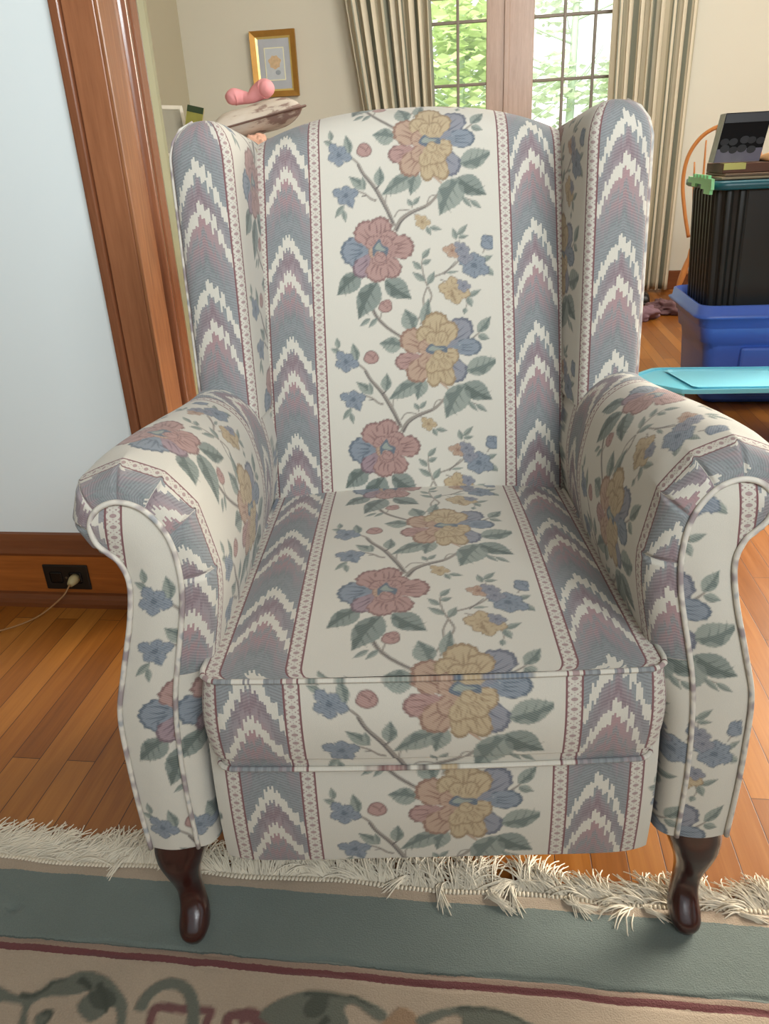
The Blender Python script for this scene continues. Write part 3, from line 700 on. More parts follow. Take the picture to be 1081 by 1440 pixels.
MB().grid([[(-3.2, y, z) for y, z in prof], [(-.09, y, z) for y, z in prof]]).build('shoe_moulding', OAKD, bb)
# casing, jamb, stops
tr = empty('trim_1', RW(-.74, 1.65), RZ, None, None); tag(tr, **STR)
MB().box(-.088, -.066, -.026, 0, 0, 2.2, bev=.004).build('back_band', OAKG, tr)
MB().box(-.065, .000, -.018, 0, 0, 2.2, bev=.0025).build('casing_board', OAK, tr)
MB().box(.000, .008, -.017, .075, 0, 2.2, bev=.002).build('figured_jamb_board', OAKF, tr)
m = MB(); 
pp = [(.002, .075), (.010, .077), (.018, .083), (.020, .091), (.018, .099), (.010, .104), (.002, .106)]
m.grid([[(x, y, 0) for x, y in pp], [(x, y, 2.2) for x, y in pp]]).build('rounded_stop', OAKG, tr, True)
MB().box(.000, .003, .104, .130, 0, 2.2).build('track_groove', OAKD, tr)
m = MB(); pp = [(.0, .130), (.005, .131), (.008, .136), (.006, .141), (.006, .148), (.008, .168), (.006, .178), (.002, .180)]
m.grid([[(x, y, 0) for x, y in pp], [(x, y, 2.2) for x, y in pp]]).build('inner_jamb_board', OAKG, tr)
m = MB(); pp = [(.002, .180), (.005, .181), (.009, .206), (.009, .222), (-.06, .222)]
m.grid([[(x, y, 0) for x, y in pp], [(x, y, 2.2) for x, y in pp]]).build('far_casing', simple('painted_reflection_edge', (164, 164, 132), .12, .15, 6, Coat_Weight=1.0, Coat_Roughness=.08), tr)  # oak edge; the window's pale green reflection is put into its colour
bk = MB().box(1.36, 4.0, 6.375, 6.40, 0, .14, bev=.003).box(-2.25, -.82, 6.375, 6.40, 0, .14, bev=.003)
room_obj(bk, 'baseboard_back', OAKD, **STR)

# outlet and plug
ot = thing('wall_outlet', -1.081, 1.632, .084, 'black duplex wall outlet set in the oak baseboard', 'outlet')
BLK = simple('black_plastic', (26, 24, 22), .35); IV = simple('ivory_plastic', (176, 160, 116), .5)
MB().box(-.062, .062, -.006, .0, -.036, .036, bev=.003).build('cover_plate', BLK, ot)
for x in (-.028, .026):
    q = MB().box(x - .017, x + .017, -.008, -.004, -.016, .016, bev=.004); q.build('receptacle', simple('black_bakelite', (18, 17, 16), .25), ot)
MB().tube([(0, -.008, 0), (0, -.005, 0)], .003, 8, 1).build('screw', simple('dull_screw', (120, 110, 90), .4, Metallic=.8), ot)
pc = thing('power_cord', -1.055, 1.624, .084, 'pale cord plugged into the black wall outlet, trailing to the floor', 'power cord')
MB().tube([(0, 0, 0), (0, -.012, 0), (0, -.03, -.002)], [.013, .013, .008], 10, 1).build('plug', IV, pc, True)
MB().tube([(0, -.03, -.002), (-.02, -.055, -.03), (-.09, -.10, -.07), (-.22, -.17, -.081), (-.5, -.3, -.081), (-.9, -.38, -.081)], .0022, 6, 6).build('cord', simple('clear_tan_cord', (150, 110, 66), .4), pc, True)

# ---------------------------------------------------------------- french doors, curtains, garden
DW = wood('weathered_brown_door_wood', (140, 112, 94), (184, 156, 136), 'Z', .4, 1.2, .2, .8); MUN = simple('shadowed_muntin_wood', (124, 112, 98), .5)
gm = NT('window_glass'); gm.t.nodes.remove(gm.b); tb = gm.n('ShaderNodeBsdfTransparent'); gl = gm.n('ShaderNodeBsdfGlossy'); gl.inputs['Roughness'].default_value = .45; mxs = gm.n('ShaderNodeMixShader'); mxs.inputs[0].default_value = .04
gm.t.links.new(tb.outputs[0], mxs.inputs[1]); gm.t.links.new(gl.outputs[0], mxs.inputs[2]); gm.t.links.new(mxs.outputs[0], gm.out.inputs[0]); GLASS = gm.m
def french(nm, a0, a1, s0, s1, hinge):
    d = empty(nm, RW(a0, 6.42), RZ, None, None); tag(d, **STR); W_ = a1 - a0
    MB().box(0, s0, 0, .045, .01, 2.12, bev=.006).build('stile', DW, d); MB().box(W_ - s1, W_, 0, .045, .01, 2.12, bev=.006).build('stile', DW, d)
    MB().box(s0, W_ - s1, .002, .043, .01, .28, bev=.004).build('bottom_rail', DW, d); MB().box(s0, W_ - s1, .002, .043, 2.02, 2.12, bev=.004).build('top_rail', DW, d)
    xs = np.linspace(s0, W_ - s1, 4)
    for x in xs[1:-1]: MB().box(x - .010, x + .010, .006, .038, .28, 2.02, bev=.004).build('muntin', MUN, d)
    for z in (.70, 1.093, 1.485, 1.878): MB().box(s0, W_ - s1, .008, .036, z - .010, z + .010, bev=.004).build('muntin', MUN, d)
    MB().box(s0, W_ - s1, .020, .024, .28, 2.02).build('glass', GLASS, d)
    return d
french('door_1', -.77, .108, .13, .142, -1)
french('door_2', .114, 1.06, .186, .13, 1)
room_obj(MB().box(-.02, .02, 6.405, 6.419, .01, 2.12, bev=.005), 'trim_2', DW, .111, 0, 0, **STR).location = RW(.111, 0)
room_obj(MB().box(-.80, -.77, 6.40, 6.5, 0, 2.16).box(1.06, 1.08, 6.40, 6.5, 0, 2.16).box(-.77, 1.06, 6.40, 6.5, 2.12, 2.16), 'trim_3', DW, **STR)

def curtain_mat():
    t = NT('sage_and_cream_striped_curtain'); uv = t.n('ShaderNodeUVMap', uv_map='cloth').outputs[0]
    sp = t.n('ShaderNodeSeparateXYZ'); t.put(sp.inputs[0], uv); f = t.m_('FRACT', t.m_('DIVIDE', sp.outputs[0], .19))
    cr_, sg_, mid = lin((206, 196, 172)), lin((132, 134, 118)), lin((180, 172, 148))
    c = t.ramp(f, [(0, cr_), (.30, mid), (.36, sg_), (.52, cr_), (.60, sg_), (.66, cr_), (.80, mid), (.88, cr_)], 'CONSTANT')
    t.bump(t.noise(t.mapping(uv, (500, 60, 1)), 1, 2), .1)
    return t.fin(c, .85)
CURT = curtain_mat()
def curtain(a0t, a1t, a0b, a1b, label, nf, seed):
    r_ = random.Random(seed); nx, nz = nf * 22, 40
    ph = np.cumsum([1 + .35 * (r_.random() - .5) for _ in range(nf + 1)]); ph = (ph - ph[0]) / (ph[-1] - ph[0])
    s = np.linspace(0, 1, nx); cyc = np.interp(s, ph, np.arange(nf + 1)); amp = np.interp(s, ph, [.03 + .018 * r_.random() for _ in range(nf + 1)])
    P = np.zeros((nz, nx, 3)); UV = np.zeros((nz, nx, 2)); zz = np.linspace(.02, 2.38, nz)
    for i, z in enumerate(zz):
        k = z / 2.38; A0 = a0b + (a0t - a0b) * k; A1 = a1b + (a1t - a1b) * k
        P[i, :, 0] = A0 + (A1 - A0) * (s + .012 * np.sin(cyc * 4 * np.pi + 1)) ; P[i, :, 1] = 6.27 + amp * (1 - .25 * k) * np.sin(cyc * 2 * np.pi + .15 * math.sin(z * 2)); P[i, :, 2] = z
        UV[i, :, 0] = cyc * .115; UV[i, :, 1] = z
    o = fast_grid('curtain', P, UV, CURT); o.location = (0, 0, 0); o.rotation_euler = (0, 0, RZ); tag(o, label, 'curtain', 'curtains at the glass doors')
    md = o.modifiers.new('thick', 'SOLIDIFY'); md.thickness = .002
curtain(-1.06, -.43, -.74, -.36, 'sage and cream striped curtain left of the glass doors', 9, 3)
curtain(.80, 1.36, .82, 1.345, 'sage and cream striped floor-length curtain right of the glass doors', 8, 9)
rod = MB().tube([RW(-1.3, 6.27, 2.42)[:], RW(1.6, 6.27, 2.42)[:]], .013, 12, 1)
tag(rod.build('curtain_rod', simple('dark_bronze_rod', (60, 50, 40), .35, Metallic=.7), None, True), 'dark bronze curtain rod above the glass doors', 'curtain rod')

# garden beyond the doors
lawn = room_obj(MB().box(-9, 10, 6.56, 24, -.25, -.15), 'lawn', simple('sunlit_grass', (150, 170, 96), .9, .3, 3), kind='stuff', label='sunlit lawn outside the glass doors', cat='lawn')
def leafmat(nm, c):
    t = NT(nm); t.t.nodes.remove(t.b); co = t.coord(); cc = t.mix(t.noise(co, 3), lin(c) * .75, np.minimum(lin(c) * 1.35, 1))
    a_ = t.n('ShaderNodeBsdfDiffuse'); b_ = t.n('ShaderNodeBsdfTranslucent'); mx_ = t.n('ShaderNodeMixShader'); mx_.inputs[0].default_value = .5
    t.put(a_.inputs[0], cc); t.put(b_.inputs[0], cc); t.t.links.new(a_.outputs[0], mx_.inputs[1]); t.t.links.new(b_.outputs[0], mx_.inputs[2]); t.t.links.new(mx_.outputs[0], t.out.inputs[0]); return t.m
LEAFM = [leafmat('sunlit_leaves', (206, 222, 164)), leafmat('pale_leaves', (214, 230, 196)), leafmat('deep_leaves', (176, 198, 146))]
BARK = simple('pale_green_bark', (168, 190, 160), .8)
def tree(a, b, h, blobs, n, mi, label, lean=0, tr_=.05):
    t = thing('garden_tree', a, b, -.145, label, 'tree', group=None); r_ = random.Random(int(a * 100) + 7)
    MB().tube([(0, 0, .002), (lean * .5, 0, h * .5), (lean, 0, h)], [tr_, tr_ * .8, tr_ * .5], 8).build('trunk', BARK, t, True)
    br = MB()
    for k in range(16):
        z0 = h * (.25 + .7 * r_.random()); an = r_.random() * 6.28; L = .6 + r_.random() * .8
        br.tube([(lean * z0 / h, 0, z0), (lean * z0 / h + math.cos(an) * L * .5, math.sin(an) * L * .5, z0 + .2), (lean * z0 / h + math.cos(an) * L, math.sin(an) * L, z0 + .5)], [.016, .004], 5, 3)
    br.build('branches', BARK, t, True)
    v, f = [], []
    for k in range(n):
        bx, by, bz, br_ = r_.choice(blobs); d = Vector((r_.gauss(0, 1), r_.gauss(0, 1), r_.gauss(0, 1))).normalized() * br_ * (r_.random() ** .4)
        c = Vector((bx, by, bz)) + d; c.z = max(c.z, .22); q = Matrix.Rotation(r_.random() * 6.28, 3, 'Z') @ Matrix.Rotation(r_.random() * 3, 3, 'X'); s_ = .045 + .05 * r_.random(); i0 = len(v)
        for p in ((-s_, 0, 0), (-s_ * .2, s_ * .5, .01), (s_ * 1.1, 0, 0), (-s_ * .2, -s_ * .5, .01)): v.append((c + q @ Vector(p))[:])
        f.append((i0, i0 + 1, i0 + 2, i0 + 3))
    m_ = MB(); m_.v = v; m_.f = f; me = bpy.data.meshes.new('foliage'); me.from_pydata(v, [], f); link('foliage', me, LEAFM[mi], t)
tree(-.34, 8.7, 3.6, [(-.4, .0, 2.0, .7), (.15, .1, 1.4, .6), (.05, 0, 2.7, .6), (-.5, .1, .9, .6), (.2, .1, 2.2, .4)], 2200, 0, 'leafy yellow-green tree seen through the left glass door', .1)
tree(.98, 11.2, 3.8, [(.1, .2, 1.0, .6), (.5, .3, 1.8, .4), (-.2, .1, 2.9, .5), (.7, .2, .8, .5), (-.2, 0, 1.9, .4)], 1100, 1, 'pale sunlit tree seen through the right glass door', .05, .06)
tree(-1.9, 13.6, 3.2, [(0, 0, 1.5, 1.3), (1.0, 0, 1.2, 1.1), (1.6, .3, 2.3, .9)], 2600, 2, 'deeper green tree standing behind the yellow-green one', .1)
tree(3.0, 15.5, 2.6, [(0, 0, 1.0, 1.1), (-1.3, 0, .8, .9), (.8, 0, 1.4, .9)], 1800, 0, 'low green tree far out behind the pale one', .1)

# ---------------------------------------------------------------- picture
pf = thing('framed_picture', -1.575, 6.385, 1.693, 'gold framed flower picture with grey mat hanging on the far wall', 'picture')
GOLD = simple('antique_gold', (176, 130, 62), .45, .25, 14, Metallic=.55); GOLD2 = simple('bright_gold_lip', (232, 208, 130), .35, .1, 14, Metallic=.5)
w2, h2 = .168, .213
def frame_ring(mb, w, h, t, y0, y1, drop=0.0):
    o = [(-w, -h), (w, -h), (w, h), (-w, h)]; i = [(-w + t, -h + t), (w - t, -h + t), (w - t, h - t), (-w + t, h - t)]
    vs = [(x, 0, z) for x, z in o] + [(x, y0, z) for x, z in o] + [(x, y1, z) for x, z in i] + [(x, 0, z) for x, z in i]
    fs = []
    for L in range(3):
        for k in range(4): fs.append((L * 4 + k, L * 4 + (k + 1) % 4, (L + 1) * 4 + (k + 1) % 4, (L + 1) * 4 + k))
    return mb.add(vs, fs)
frame_ring(MB(), w2, h2, .038, -.030, -.018).build('frame', GOLD, pf)
frame_ring(MB(), w2 - .037, h2 - .037, .014, -.016, -.008).build('gold_lip', GOLD2, pf)
MB().box(-.12, .12, -.006, -.002, -.165, .165).build('mat_board', simple('blue_grey_mat', (176, 180, 186), .8), pf)
frame_ring(MB(), .074, .106, .006, -.0085, -.0085).build('cream_fillet', simple('cream_fillet', (232, 228, 190), .5), pf)
pr_ = MB().box(-.069, .069, -.0075, -.006, -.101, .101).build('print', simple('faded_print_paper', (190, 196, 200), .8, .08, 30), pf)
fl_ = MB().prism([(.045 * (1 + .13 * math.sin(5 * a)) * math.cos(a), .012 + .043 * (1 + .1 * math.sin(7 * a)) * math.sin(a)) for a in np.arange(0, 6.28, .2)], -.0085, -.0076, Matrix(((1, 0, 0, 0), (0, 0, 1, 0), (0, 1, 0, 0), (0, 0, 0, 1))))
fl_.build('painted_bloom', simple('peach_bloom_paint', (204, 176, 140), .8, .3, 60), pr_)
MB().prism([(.02 + .02 * math.cos(a), -.055 + .016 * math.sin(a)) for a in np.arange(0, 6.28, .4)] , -.0085, -.0076, Matrix(((1, 0, 0, 0), (0, 0, 1, 0), (0, 1, 0, 0), (0, 0, 0, 1)))).build('painted_leaf', simple('grey_leaf_paint', (150, 158, 164), .8, .2, 60), pr_)

# ---------------------------------------------------------------- left pile behind the chair
ch = thing('chest_of_drawers', -1.15, 4.22, 0, 'tall brown wooden chest of drawers mostly hidden behind the armchair', 'chest')
WAL = wood('walnut_wood', (70, 44, 28), (110, 74, 48), 'X', .4)
MB().box(-.36, .36, -.22, .22, .06, 1.02, bev=.006).build('carcass', WAL, ch); MB().box(-.38, .38, -.24, .24, 1.02, 1.045, bev=.006).build('top', WAL, ch)
for k in range(4):
    dr = MB().box(-.33, .33, -.236, -.22, .10 + k * .23, .31 + k * .23, bev=.005).build('drawer', WAL, ch)
    for x in (-.18, .18): MB().tube([(x, -.236, .205 + k * .23), (x, -.262, .205 + k * .23)], [.008, .016], 10, 1).build('knob', GOLD, dr, True)
for x in (-.33, .33):
    for y in (-.19, .19): MB().box(x - .025, x + .025, y - .025, y + .025, 0, .06, bev=.004).build('foot', WAL, ch)
def blob(rx, ry, rz, amp, freq, seed, nu=64, nv=36, sq=.6, flat=0.0):
    from mathutils import noise
    P = np.zeros((nv, nu, 3))
    for i in range(nv):
        ph = -math.pi / 2 + math.pi * i / (nv - 1)
        for j in range(nu):
            th_ = 2 * math.pi * j / nu; e = lambda c: math.copysign(abs(c) ** sq, c)
            p = Vector((rx * e(math.cos(ph)) * e(math.cos(th_)), ry * e(math.cos(ph)) * e(math.sin(th_)), rz * e(math.sin(ph))))
            n_ = noise.fractal(p * freq + Vector((seed, seed * 2, 0)), .7, 2.0, 4); r2 = noise.noise(p * freq * 2.3 + Vector((seed, 5, 1)))
            p *= 1 + amp * n_ + amp * .4 * abs(r2); p.z = max(p.z, -rz * (1 - flat)); P[i, j] = p
    return MB().grid(P, True)
bl = blob(.33, .14, .050, .25, 6, 3, flat=.1); bo = room_obj(bl, 'folded_blanket', simple('white_blanket_wool', (226, 222, 214), .9, bump=.3), -1.12, 4.27, 1.098, smooth=True, label='white folded blanket under the patterned pillow', cat='blanket')
bo2 = room_obj(blob(.055, .034, .055, .25, 22, 8, flat=.1), 'peach_cloth', simple('peach_cotton', (224, 176, 150), .9), -1.13, 4.03, 1.108, smooth=True, label='small crumpled peach cloth below the patterned pillow', cat='cloth')
# pillow
def pillow_mat():
    t = NT('brown_cream_leaf_print'); co = t.coord('Generated')
    v_ = t.n('ShaderNodeTexVoronoi'); t.put(v_.inputs['Vector'], t.mapping(co, (7, 12, 4), (0, 0, .5))); v_.inputs['Scale'].default_value = 1
    n_ = t.noise(co, 7, 4, .6); f = t.m_('ADD', t.m_('MULTIPLY', v_.outputs[0], .5), n_)
    sp = t.n('ShaderNodeSeparateXYZ'); t.put(sp.inputs[0], co); f = t.m_('ADD', f, t.m_('MULTIPLY', t.m_('SUBTRACT', sp.outputs[0], .5), .45))
    c = t.ramp(f, [(.5, lin((216, 206, 192))), (.86, lin((208, 196, 180))), (.95, lin((164, 142, 130))), (1, lin((150, 126, 116)))]); return t.fin(c, .85)
pl = thing('throw_pillow', -1.15, 4.2, 1.238, 'brown and cream leaf-print throw pillow lying on the white blanket', 'pillow')
pl.rotation_euler = (0.05, -.20, RZ + .2)
nu, nv = 48, 48; P = np.zeros((nv, nu, 3)); 
for side in (1,):
    pass
m = MB()
for side in (1, -1):
    P = np.zeros((30, 30, 3))
    for i, a in enumerate(np.linspace(-1, 1, 30)):
        for j, b in enumerate(np.linspace(-1, 1, 30)):
            ex = .235 * a * (1 - .07 * (1 - b * b)) ; ey = .21 * b * (1 - .07 * (1 - a * a)); P[i, j] = (ex, ey, side * .066 * ((1 - a ** 4) * (1 - b ** 4)) ** .55 * (1 + .06 * math.sin(a * 5 + b * 3)))
    m.grid(P)
m.build('cushion_body', pillow_mat(), pl, True)
e_ = [(-.235, -.21), (0, -.195), (.235, -.21), (.218, 0), (.235, .21), (0, .195), (-.235, .21), (-.218, 0), (-.235, -.21)]
MB().tube([(x, y, 0) for x, y in e_], .005, 6, 6).build('piping', simple('brown_piping', (120, 96, 86), .9), pl, True)
npill = MB()
def neck():
    P = []
    pts = spline([(-.115, -.02, -.03), (-.09, .01, .0), (-.04, .03, -.005), (0, .02, -.01), (.04, .03, .02), (.085, .02, .04), (.115, -.03, .03)], 8)
    pts = pts * np.array([.92, .8, .72]); r = np.interp(np.linspace(0, 1, len(pts)), [0, .06, .18, .34, .48, .62, .82, .94, 1], [.010, .030, .040, .030, .024, .036, .046, .036, .012]); return pts, r
pts, r = neck(); npill.tube(pts, r, 18, 1)
no = room_obj(npill, 'neck_pillow', simple('pink_fleece', (232, 158, 160), .8, .05, bump=.1), -1.175, 4.18, 1.340, smooth=True, label='small pink neck pillow resting on the leaf-print pillow', cat='pillow')
# low bookcase, white frame, green booklet in the far left corner
bc = thing('bookcase', -2.07, 5.75, 0, 'pale wooden bookcase in the far left corner behind the chair wing', 'bookcase')
PW = simple('pale_painted_wood', (206, 198, 178), .5)
MB().box(-.18, -.16, -.45, .45, 0, 1.10).box(.16, .18, -.45, .45, 0, 1.10).box(-.16, .16, .43, .45, 0, 1.08).build('carcass', PW, bc)
for z in (.05, .40, .74, 1.08): MB().box(-.16, .16, -.45, .43, z, z + .02).build('shelf', PW, bc)
wf = thing('empty_frame', -2.16, 5.62, 1.102, 'white picture frame leaning against the far left wall', 'frame', math.radians(62))
wf.rotation_euler = (math.radians(-10), 0, RZ + math.radians(62))
frame_ring(MB(), .17, .16, .022, -.02, -.012).build('frame', simple('white_frame_paint', (228, 222, 206), .5), wf)
MB().box(-.15, .15, -.004, 0, -.14, .14).build('backing', simple('grey_backing', (160, 156, 140), .8), wf)
for c_ in wf.children:
    for v in c_.data.vertices: v.co.z += .162
gb = thing('green_booklet', -2.06, 5.68, 1.116, 'dark green and yellow booklet standing in the far left corner', 'booklet')
gb.rotation_euler = (math.radians(-8), math.radians(14), RZ)
MB().box(-.055, .055, -.012, .012, .0, .30, bev=.002).build('pages', simple('cream_pages', (200, 190, 150), .8), gb)
MB().box(-.057, .057, -.014, -.0125, .0, .302).build('cover', simple('olive_cover', (150, 146, 70), .5, .3, 20), gb)
MB().box(-.057, .057, -.0155, -.0142, .262, .302).build('title_band', simple('dark_green_cover', (48, 66, 40), .5), gb)
MB().prism([(-.02, .10), (.056, .05), (.056, .16), (.02, .19), (-.01, .16)], .0142, .0155, Matrix(((1, 0, 0, 0), (0, 0, -1, 0), (0, 1, 0, 0), (0, 0, 0, 1)))).build('cover_picture', simple('dark_shape', (60, 50, 50), .6), gb)

# ---------------------------------------------------------------- storage totes on the right
def rrect(w, d, r, n=6):
    o = []
    for cx, cy, a0 in ((w - r, d - r, 0), (-w + r, d - r, 90), (-w + r, -d + r, 180), (w - r, -d + r, 270)):
        for k in range(n): a = math.radians(a0 + 90 * k / (n - 1)); o.append((cx + r * math.cos(a), cy + r * math.sin(a)))
    return o
def loft(rows, n=6, dense=1):
    return MB().grid([[(x, y, z) for x, y in rrect(w, d, r, n)] for w, d, r, z in rows], True)
BLUEP = simple('blue_plastic', (74, 108, 200), .35, .08, 4); BLACKP = simple('black_ribbed_plastic', (30, 32, 30), .45, .1, 4)
bt = thing('blue_storage_tote', 1.175, 3.60, 0, 'blue open plastic storage tote holding the black tote', 'tote')
W0, D0 = .245, .215
rows = [(W0 - .03, D0 - .03, .03, .0), (W0 - .005, D0 - .005, .04, .004), (W0, D0, .045, .02), (W0 + .018, D0 + .016, .045, .18), (W0 + .030, D0 + .026, .05, .262), (W0 + .042, D0 + .036, .05, .268), (W0 + .050, D0 + .042, .05, .33)]
body = loft(rows); body.f.append(tuple(range(24))); body.build('body', BLUEP, bt, True)
rows = [(W0 + .050, D0 + .042, .05, .33), (W0 + .058, D0 + .05, .055, .335), (W0 + .064, D0 + .056, .055, .37), (W0 + .088, D0 + .080, .06, .376), (W0 + .092, D0 + .084, .06, .385), (W0 + .078, D0 + .072, .06, .392), (W0 + .074, D0 + .068, .06, .425), (W0 + .066, D0 + .060, .055, .428), (W0 + .056, D0 + .05, .05, .38), (W0 + .03, D0 + .03, .05, .33), (W0 + .01, D0 + .01, .04, .02)]
loft(rows).build('rim', BLUEP, bt, True)
MB().box(-.13, .13, -D0 - .040, -D0 - .01, .04, .25, bev=.012).build('front_panel', BLUEP, bt)
kt = thing('black_storage_tote', 1.175, 3.61, .334, 'black ribbed plastic tote with teal lid stacked in the blue tote', 'tote')
def ribbed(w, d, z0, z1, flare):
    base = rrect(w, d, .05, 10); pts = spline(np.array(base), 1, True)
    # dense outline with ribs
    o = np.array(base + [base[0]]); seg = np.linalg.norm(np.diff(o, axis=0), axis=1); A = np.concatenate([[0], np.cumsum(seg)]); s = np.linspace(0, A[-1], 520, endpoint=False)
    q = np.stack([np.interp(s, A, o[:, 0]), np.interp(s, A, o[:, 1])], 1); nr = q / np.array([w, d]); nr = np.sign(nr) * np.abs(nr) ** 6; nr /= np.linalg.norm(nr, axis=1)[:, None]
    side = (np.abs(q[:, 0]) > w * .985) | ((np.abs(q[:, 0]) > w * .62))
    rib = np.where(side, .007 * np.clip(np.sin(s * 2 * np.pi / .045) * 2.5, -1, 1), 0)
    rows_ = []
    for z, k in ((z0, -.02), (z0 + .01, 0), (z0 + .02, 0), ((z0 + z1) / 2, flare / 2), (z1 - .02, flare), (z1, flare)):
        rr_ = rib if z0 + .005 < z < z1 - .005 else rib * .3
        p_ = q * (1 + k / w) + nr * rr_[:, None]; rows_.append(np.concatenate([p_, np.full((len(p_), 1), z)], 1))
    m_ = MB().grid(rows_, True); m_.f.append(tuple(range(520))); return m_
ribbed(.262, .205, .0, .53, .025).build('body', BLACKP, kt, True)
TEAL = simple('teal_plastic_lid', (30, 92, 104), .35); LG = simple('light_green_plastic', (146, 222, 158), .45, .05)
loft([(.27, .21, .05, .526), (.31, .250, .055, .526), (.318, .258, .055, .532), (.318, .258, .055, .552), (.308, .248, .055, .560), (.29, .23, .05, .556), (.27, .21, .05, .548), (.01, .01, .005, .548)]).build('lid', TEAL, kt, True)
MB().box(-.27, .27, -.21, .21, .548, .552).build('lid_panel', simple('dark_lid_panel', (30, 36, 38), .5), kt)
def clip(side):
    L_ = MB(); y0, y1 = -.262, .13
    prof = []
    k = 0; y = y0
    top = [(-.255, .562), (-.255, .568)]
    for j in range(5):
        yy_ = -.20 + j * .055; top += [(yy_, .568), (yy_, .580), (yy_ + .028, .580), (yy_ + .028, .568)]
    top += [(.13, .568), (.13, .545)]
    bot = [(.06, .545), (.06, .532), (.0, .532), (.0, .545), (-.10, .545), (-.10, .528), (-.15, .528), (-.15, .512), (-.245, .512), (-.245, .530), (-.262, .530)]
    poly = top + bot; T_ = Matrix(((0, 0, 1, 0), (1, 0, 0, 0), (0, 1, 0, 0), (0, 0, 0, 1)))
    return MB().prism(poly, side * .318 - .004, side * .318 + .008 * 1, T_)
clip(-1.02).build('latch', LG, kt); clip(1.0).build('latch', LG, kt)
# small teeth lying over the lid edge
for j in range(4):
    y = -.19 + j * .06
    MB().box(-.326, -.306, y, y + .026, .561, .568, bev=.002).build('latch_tooth', LG, kt)
# things on the lid
zt = .334 + .562
br_ = thing('flat_brown_box', 1.14, 3.56, zt + .022, 'flat brown cardboard box lying on the stacked boards atop the black tote', 'box')
BRN = simple('brown_cardboard', (98, 62, 42), .6, .12, 20)
MB().box(-.235, .26, -.12, .13, 0, .034, bev=.002).build('carton', BRN, br_)
MB().box(-.232, -.15, -.1212, -.1202, .012, .034).build('tape', simple('yellow_label_paper', (206, 204, 120), .6), br_)
MB().box(-.232, -.15, -.121, -.06, .0342, .0348).build('sticker', simple('yellow_label_paper_top', (206, 204, 120), .6), br_)
for k, (dx, lab) in enumerate(((0, 'thin beige board lying directly on the teal lid'), (.012, 'thin brown board second up on the teal lid'))):
    q = room_obj(MB().box(-.245 + dx, .26, -.16, .14, 0, .009, bev=.002), 'flat_board', simple('beige_board' if k == 0 else 'brown_board', (168, 146, 116) if k == 0 else (120, 96, 74), .6), 1.14, 3.56, zt + .001 + k * .0105, label=lab, cat='board')
bx_ = thing('black_printed_box', .975, 3.55, zt + .060, 'black box printed with dark round berries standing on the brown carton', 'box', math.radians(-4))
KB = simple('black_card', (10, 10, 13), .7, .1, 9, Specular_IOR_Level=.2)
T2 = Matrix.Shear('XZ', 4, (.17, 0)) if False else Matrix(((1, 0, .16, 0), (0, 1, .05, 0), (0, 0, 1, 0), (0, 0, 0, 1)))
MB().box(-.088, .080, -.055, .055, .0, .175, T2, bev=.002).build('carton', KB, bx_)
MB().box(-.0905, -.0885, -.054, .054, .0, .174, T2).build('side_panel', simple('silver_side_print', (140, 142, 130), .5, .35, 45), bx_)
T3 = T2
MB().box(-.088, .080, -.0565, -.0555, .0, .048, T2).build('lavender_print', simple('lavender_print', (96, 92, 112), .5, .2, 30), bx_)
rr3 = random.Random(4)
for k in range(9):
    x = -.07 + (k % 5) * .033 + rr3.random() * .01; z = .072 + (k // 5) * -.03 + rr3.random() * .008; R_2 = .015 + .003 * rr3.random()
    MB().prism([(x + R_2 * math.cos(a), z + R_2 * .8 * math.sin(a)) for a in np.arange(0, 6.28, .4)], .0568 + k * .00012, .0574 + k * .00012, T2 @ Matrix(((1, 0, 0, 0), (0, 0, -1, 0), (0, 1, 0, 0), (0, 0, 0, 1)))).build('printed_berry', simple('dark_berry_print', (18 + 7 * (k % 3), 20 + 7 * (k % 3), 26 + 7 * (k % 3)), .6, .4, 50), bx_)
MB().box(-.086, .078, -.0563, -.0556, .14, .172, T2).build('printed_sky', simple('dusk_print', (24, 23, 30), .45, .3, 20), bx_)
tn = thing('tan_paper_cover', 1.15, 3.545, zt + .0565, 'tan curved paper cover lying right of the black printed box', 'paper')
P = [[(x, y, .006 + .030 * math.sin(math.pi * min(1, (x + .07) / .2)) ** .7 + (.002 * math.sin(y * 30))) for x in np.linspace(-.07, .11, 20)] for y in np.linspace(-.09, .10, 8)]
tp_ = MB().grid(P).build('sheet', simple('tan_kraft_paper', (214, 160, 104), .7), tn, True)
md = tp_.modifiers.new('t', 'SOLIDIFY'); md.thickness = .003
MB().box(-.06, .12, -.08, .09, 0, .004).build('base_sheet', simple('dark_kraft', (70, 50, 36), .7), tn)

# light blue step bench
sb = thing('step_bench', 1.02, 3.06, 0, 'light blue plastic bench with recessed top in front of the blue tote', 'bench')
LB = simple('light_blue_plastic', (118, 206, 226), .35, .04); LB2 = simple('light_blue_plastic_recess', (136, 212, 228), .4, .04)
top = [(-.50, .02), (-.36, .165), (-.33, .175), (.42, .16), (.45, .13), (.45, -.12), (.42, -.14), (-.26, -.155), (-.30, -.15)]
def ins(pl_, k): c_ = np.array(pl_).mean(0); return [tuple((np.array(p) - c_) * k + c_) for p in pl_]
rec = [(-.31, .125), (-.29, .14), (.40, .13), (.42, .11), (.42, -.10), (.40, -.115), (-.235, -.125), (-.255, -.11)]
m = MB(); n_ = len(top)
z_ = .195
m.prism(top, z_ - .012, z_ - .002)
m.grid([[(x, y, z_ - .012) for x, y in top], [(x, y, z_ + .004) for x, y in ins(top, .995)], [(x, y, z_ + .006) for x, y in ins(top, .98)], [(x, y, z_ + .004) for x, y in ins(top, .95)], [(x, y, z_ - .002) for x, y in ins(top, .945)]], True)
m.build('seat_top', LB, sb)
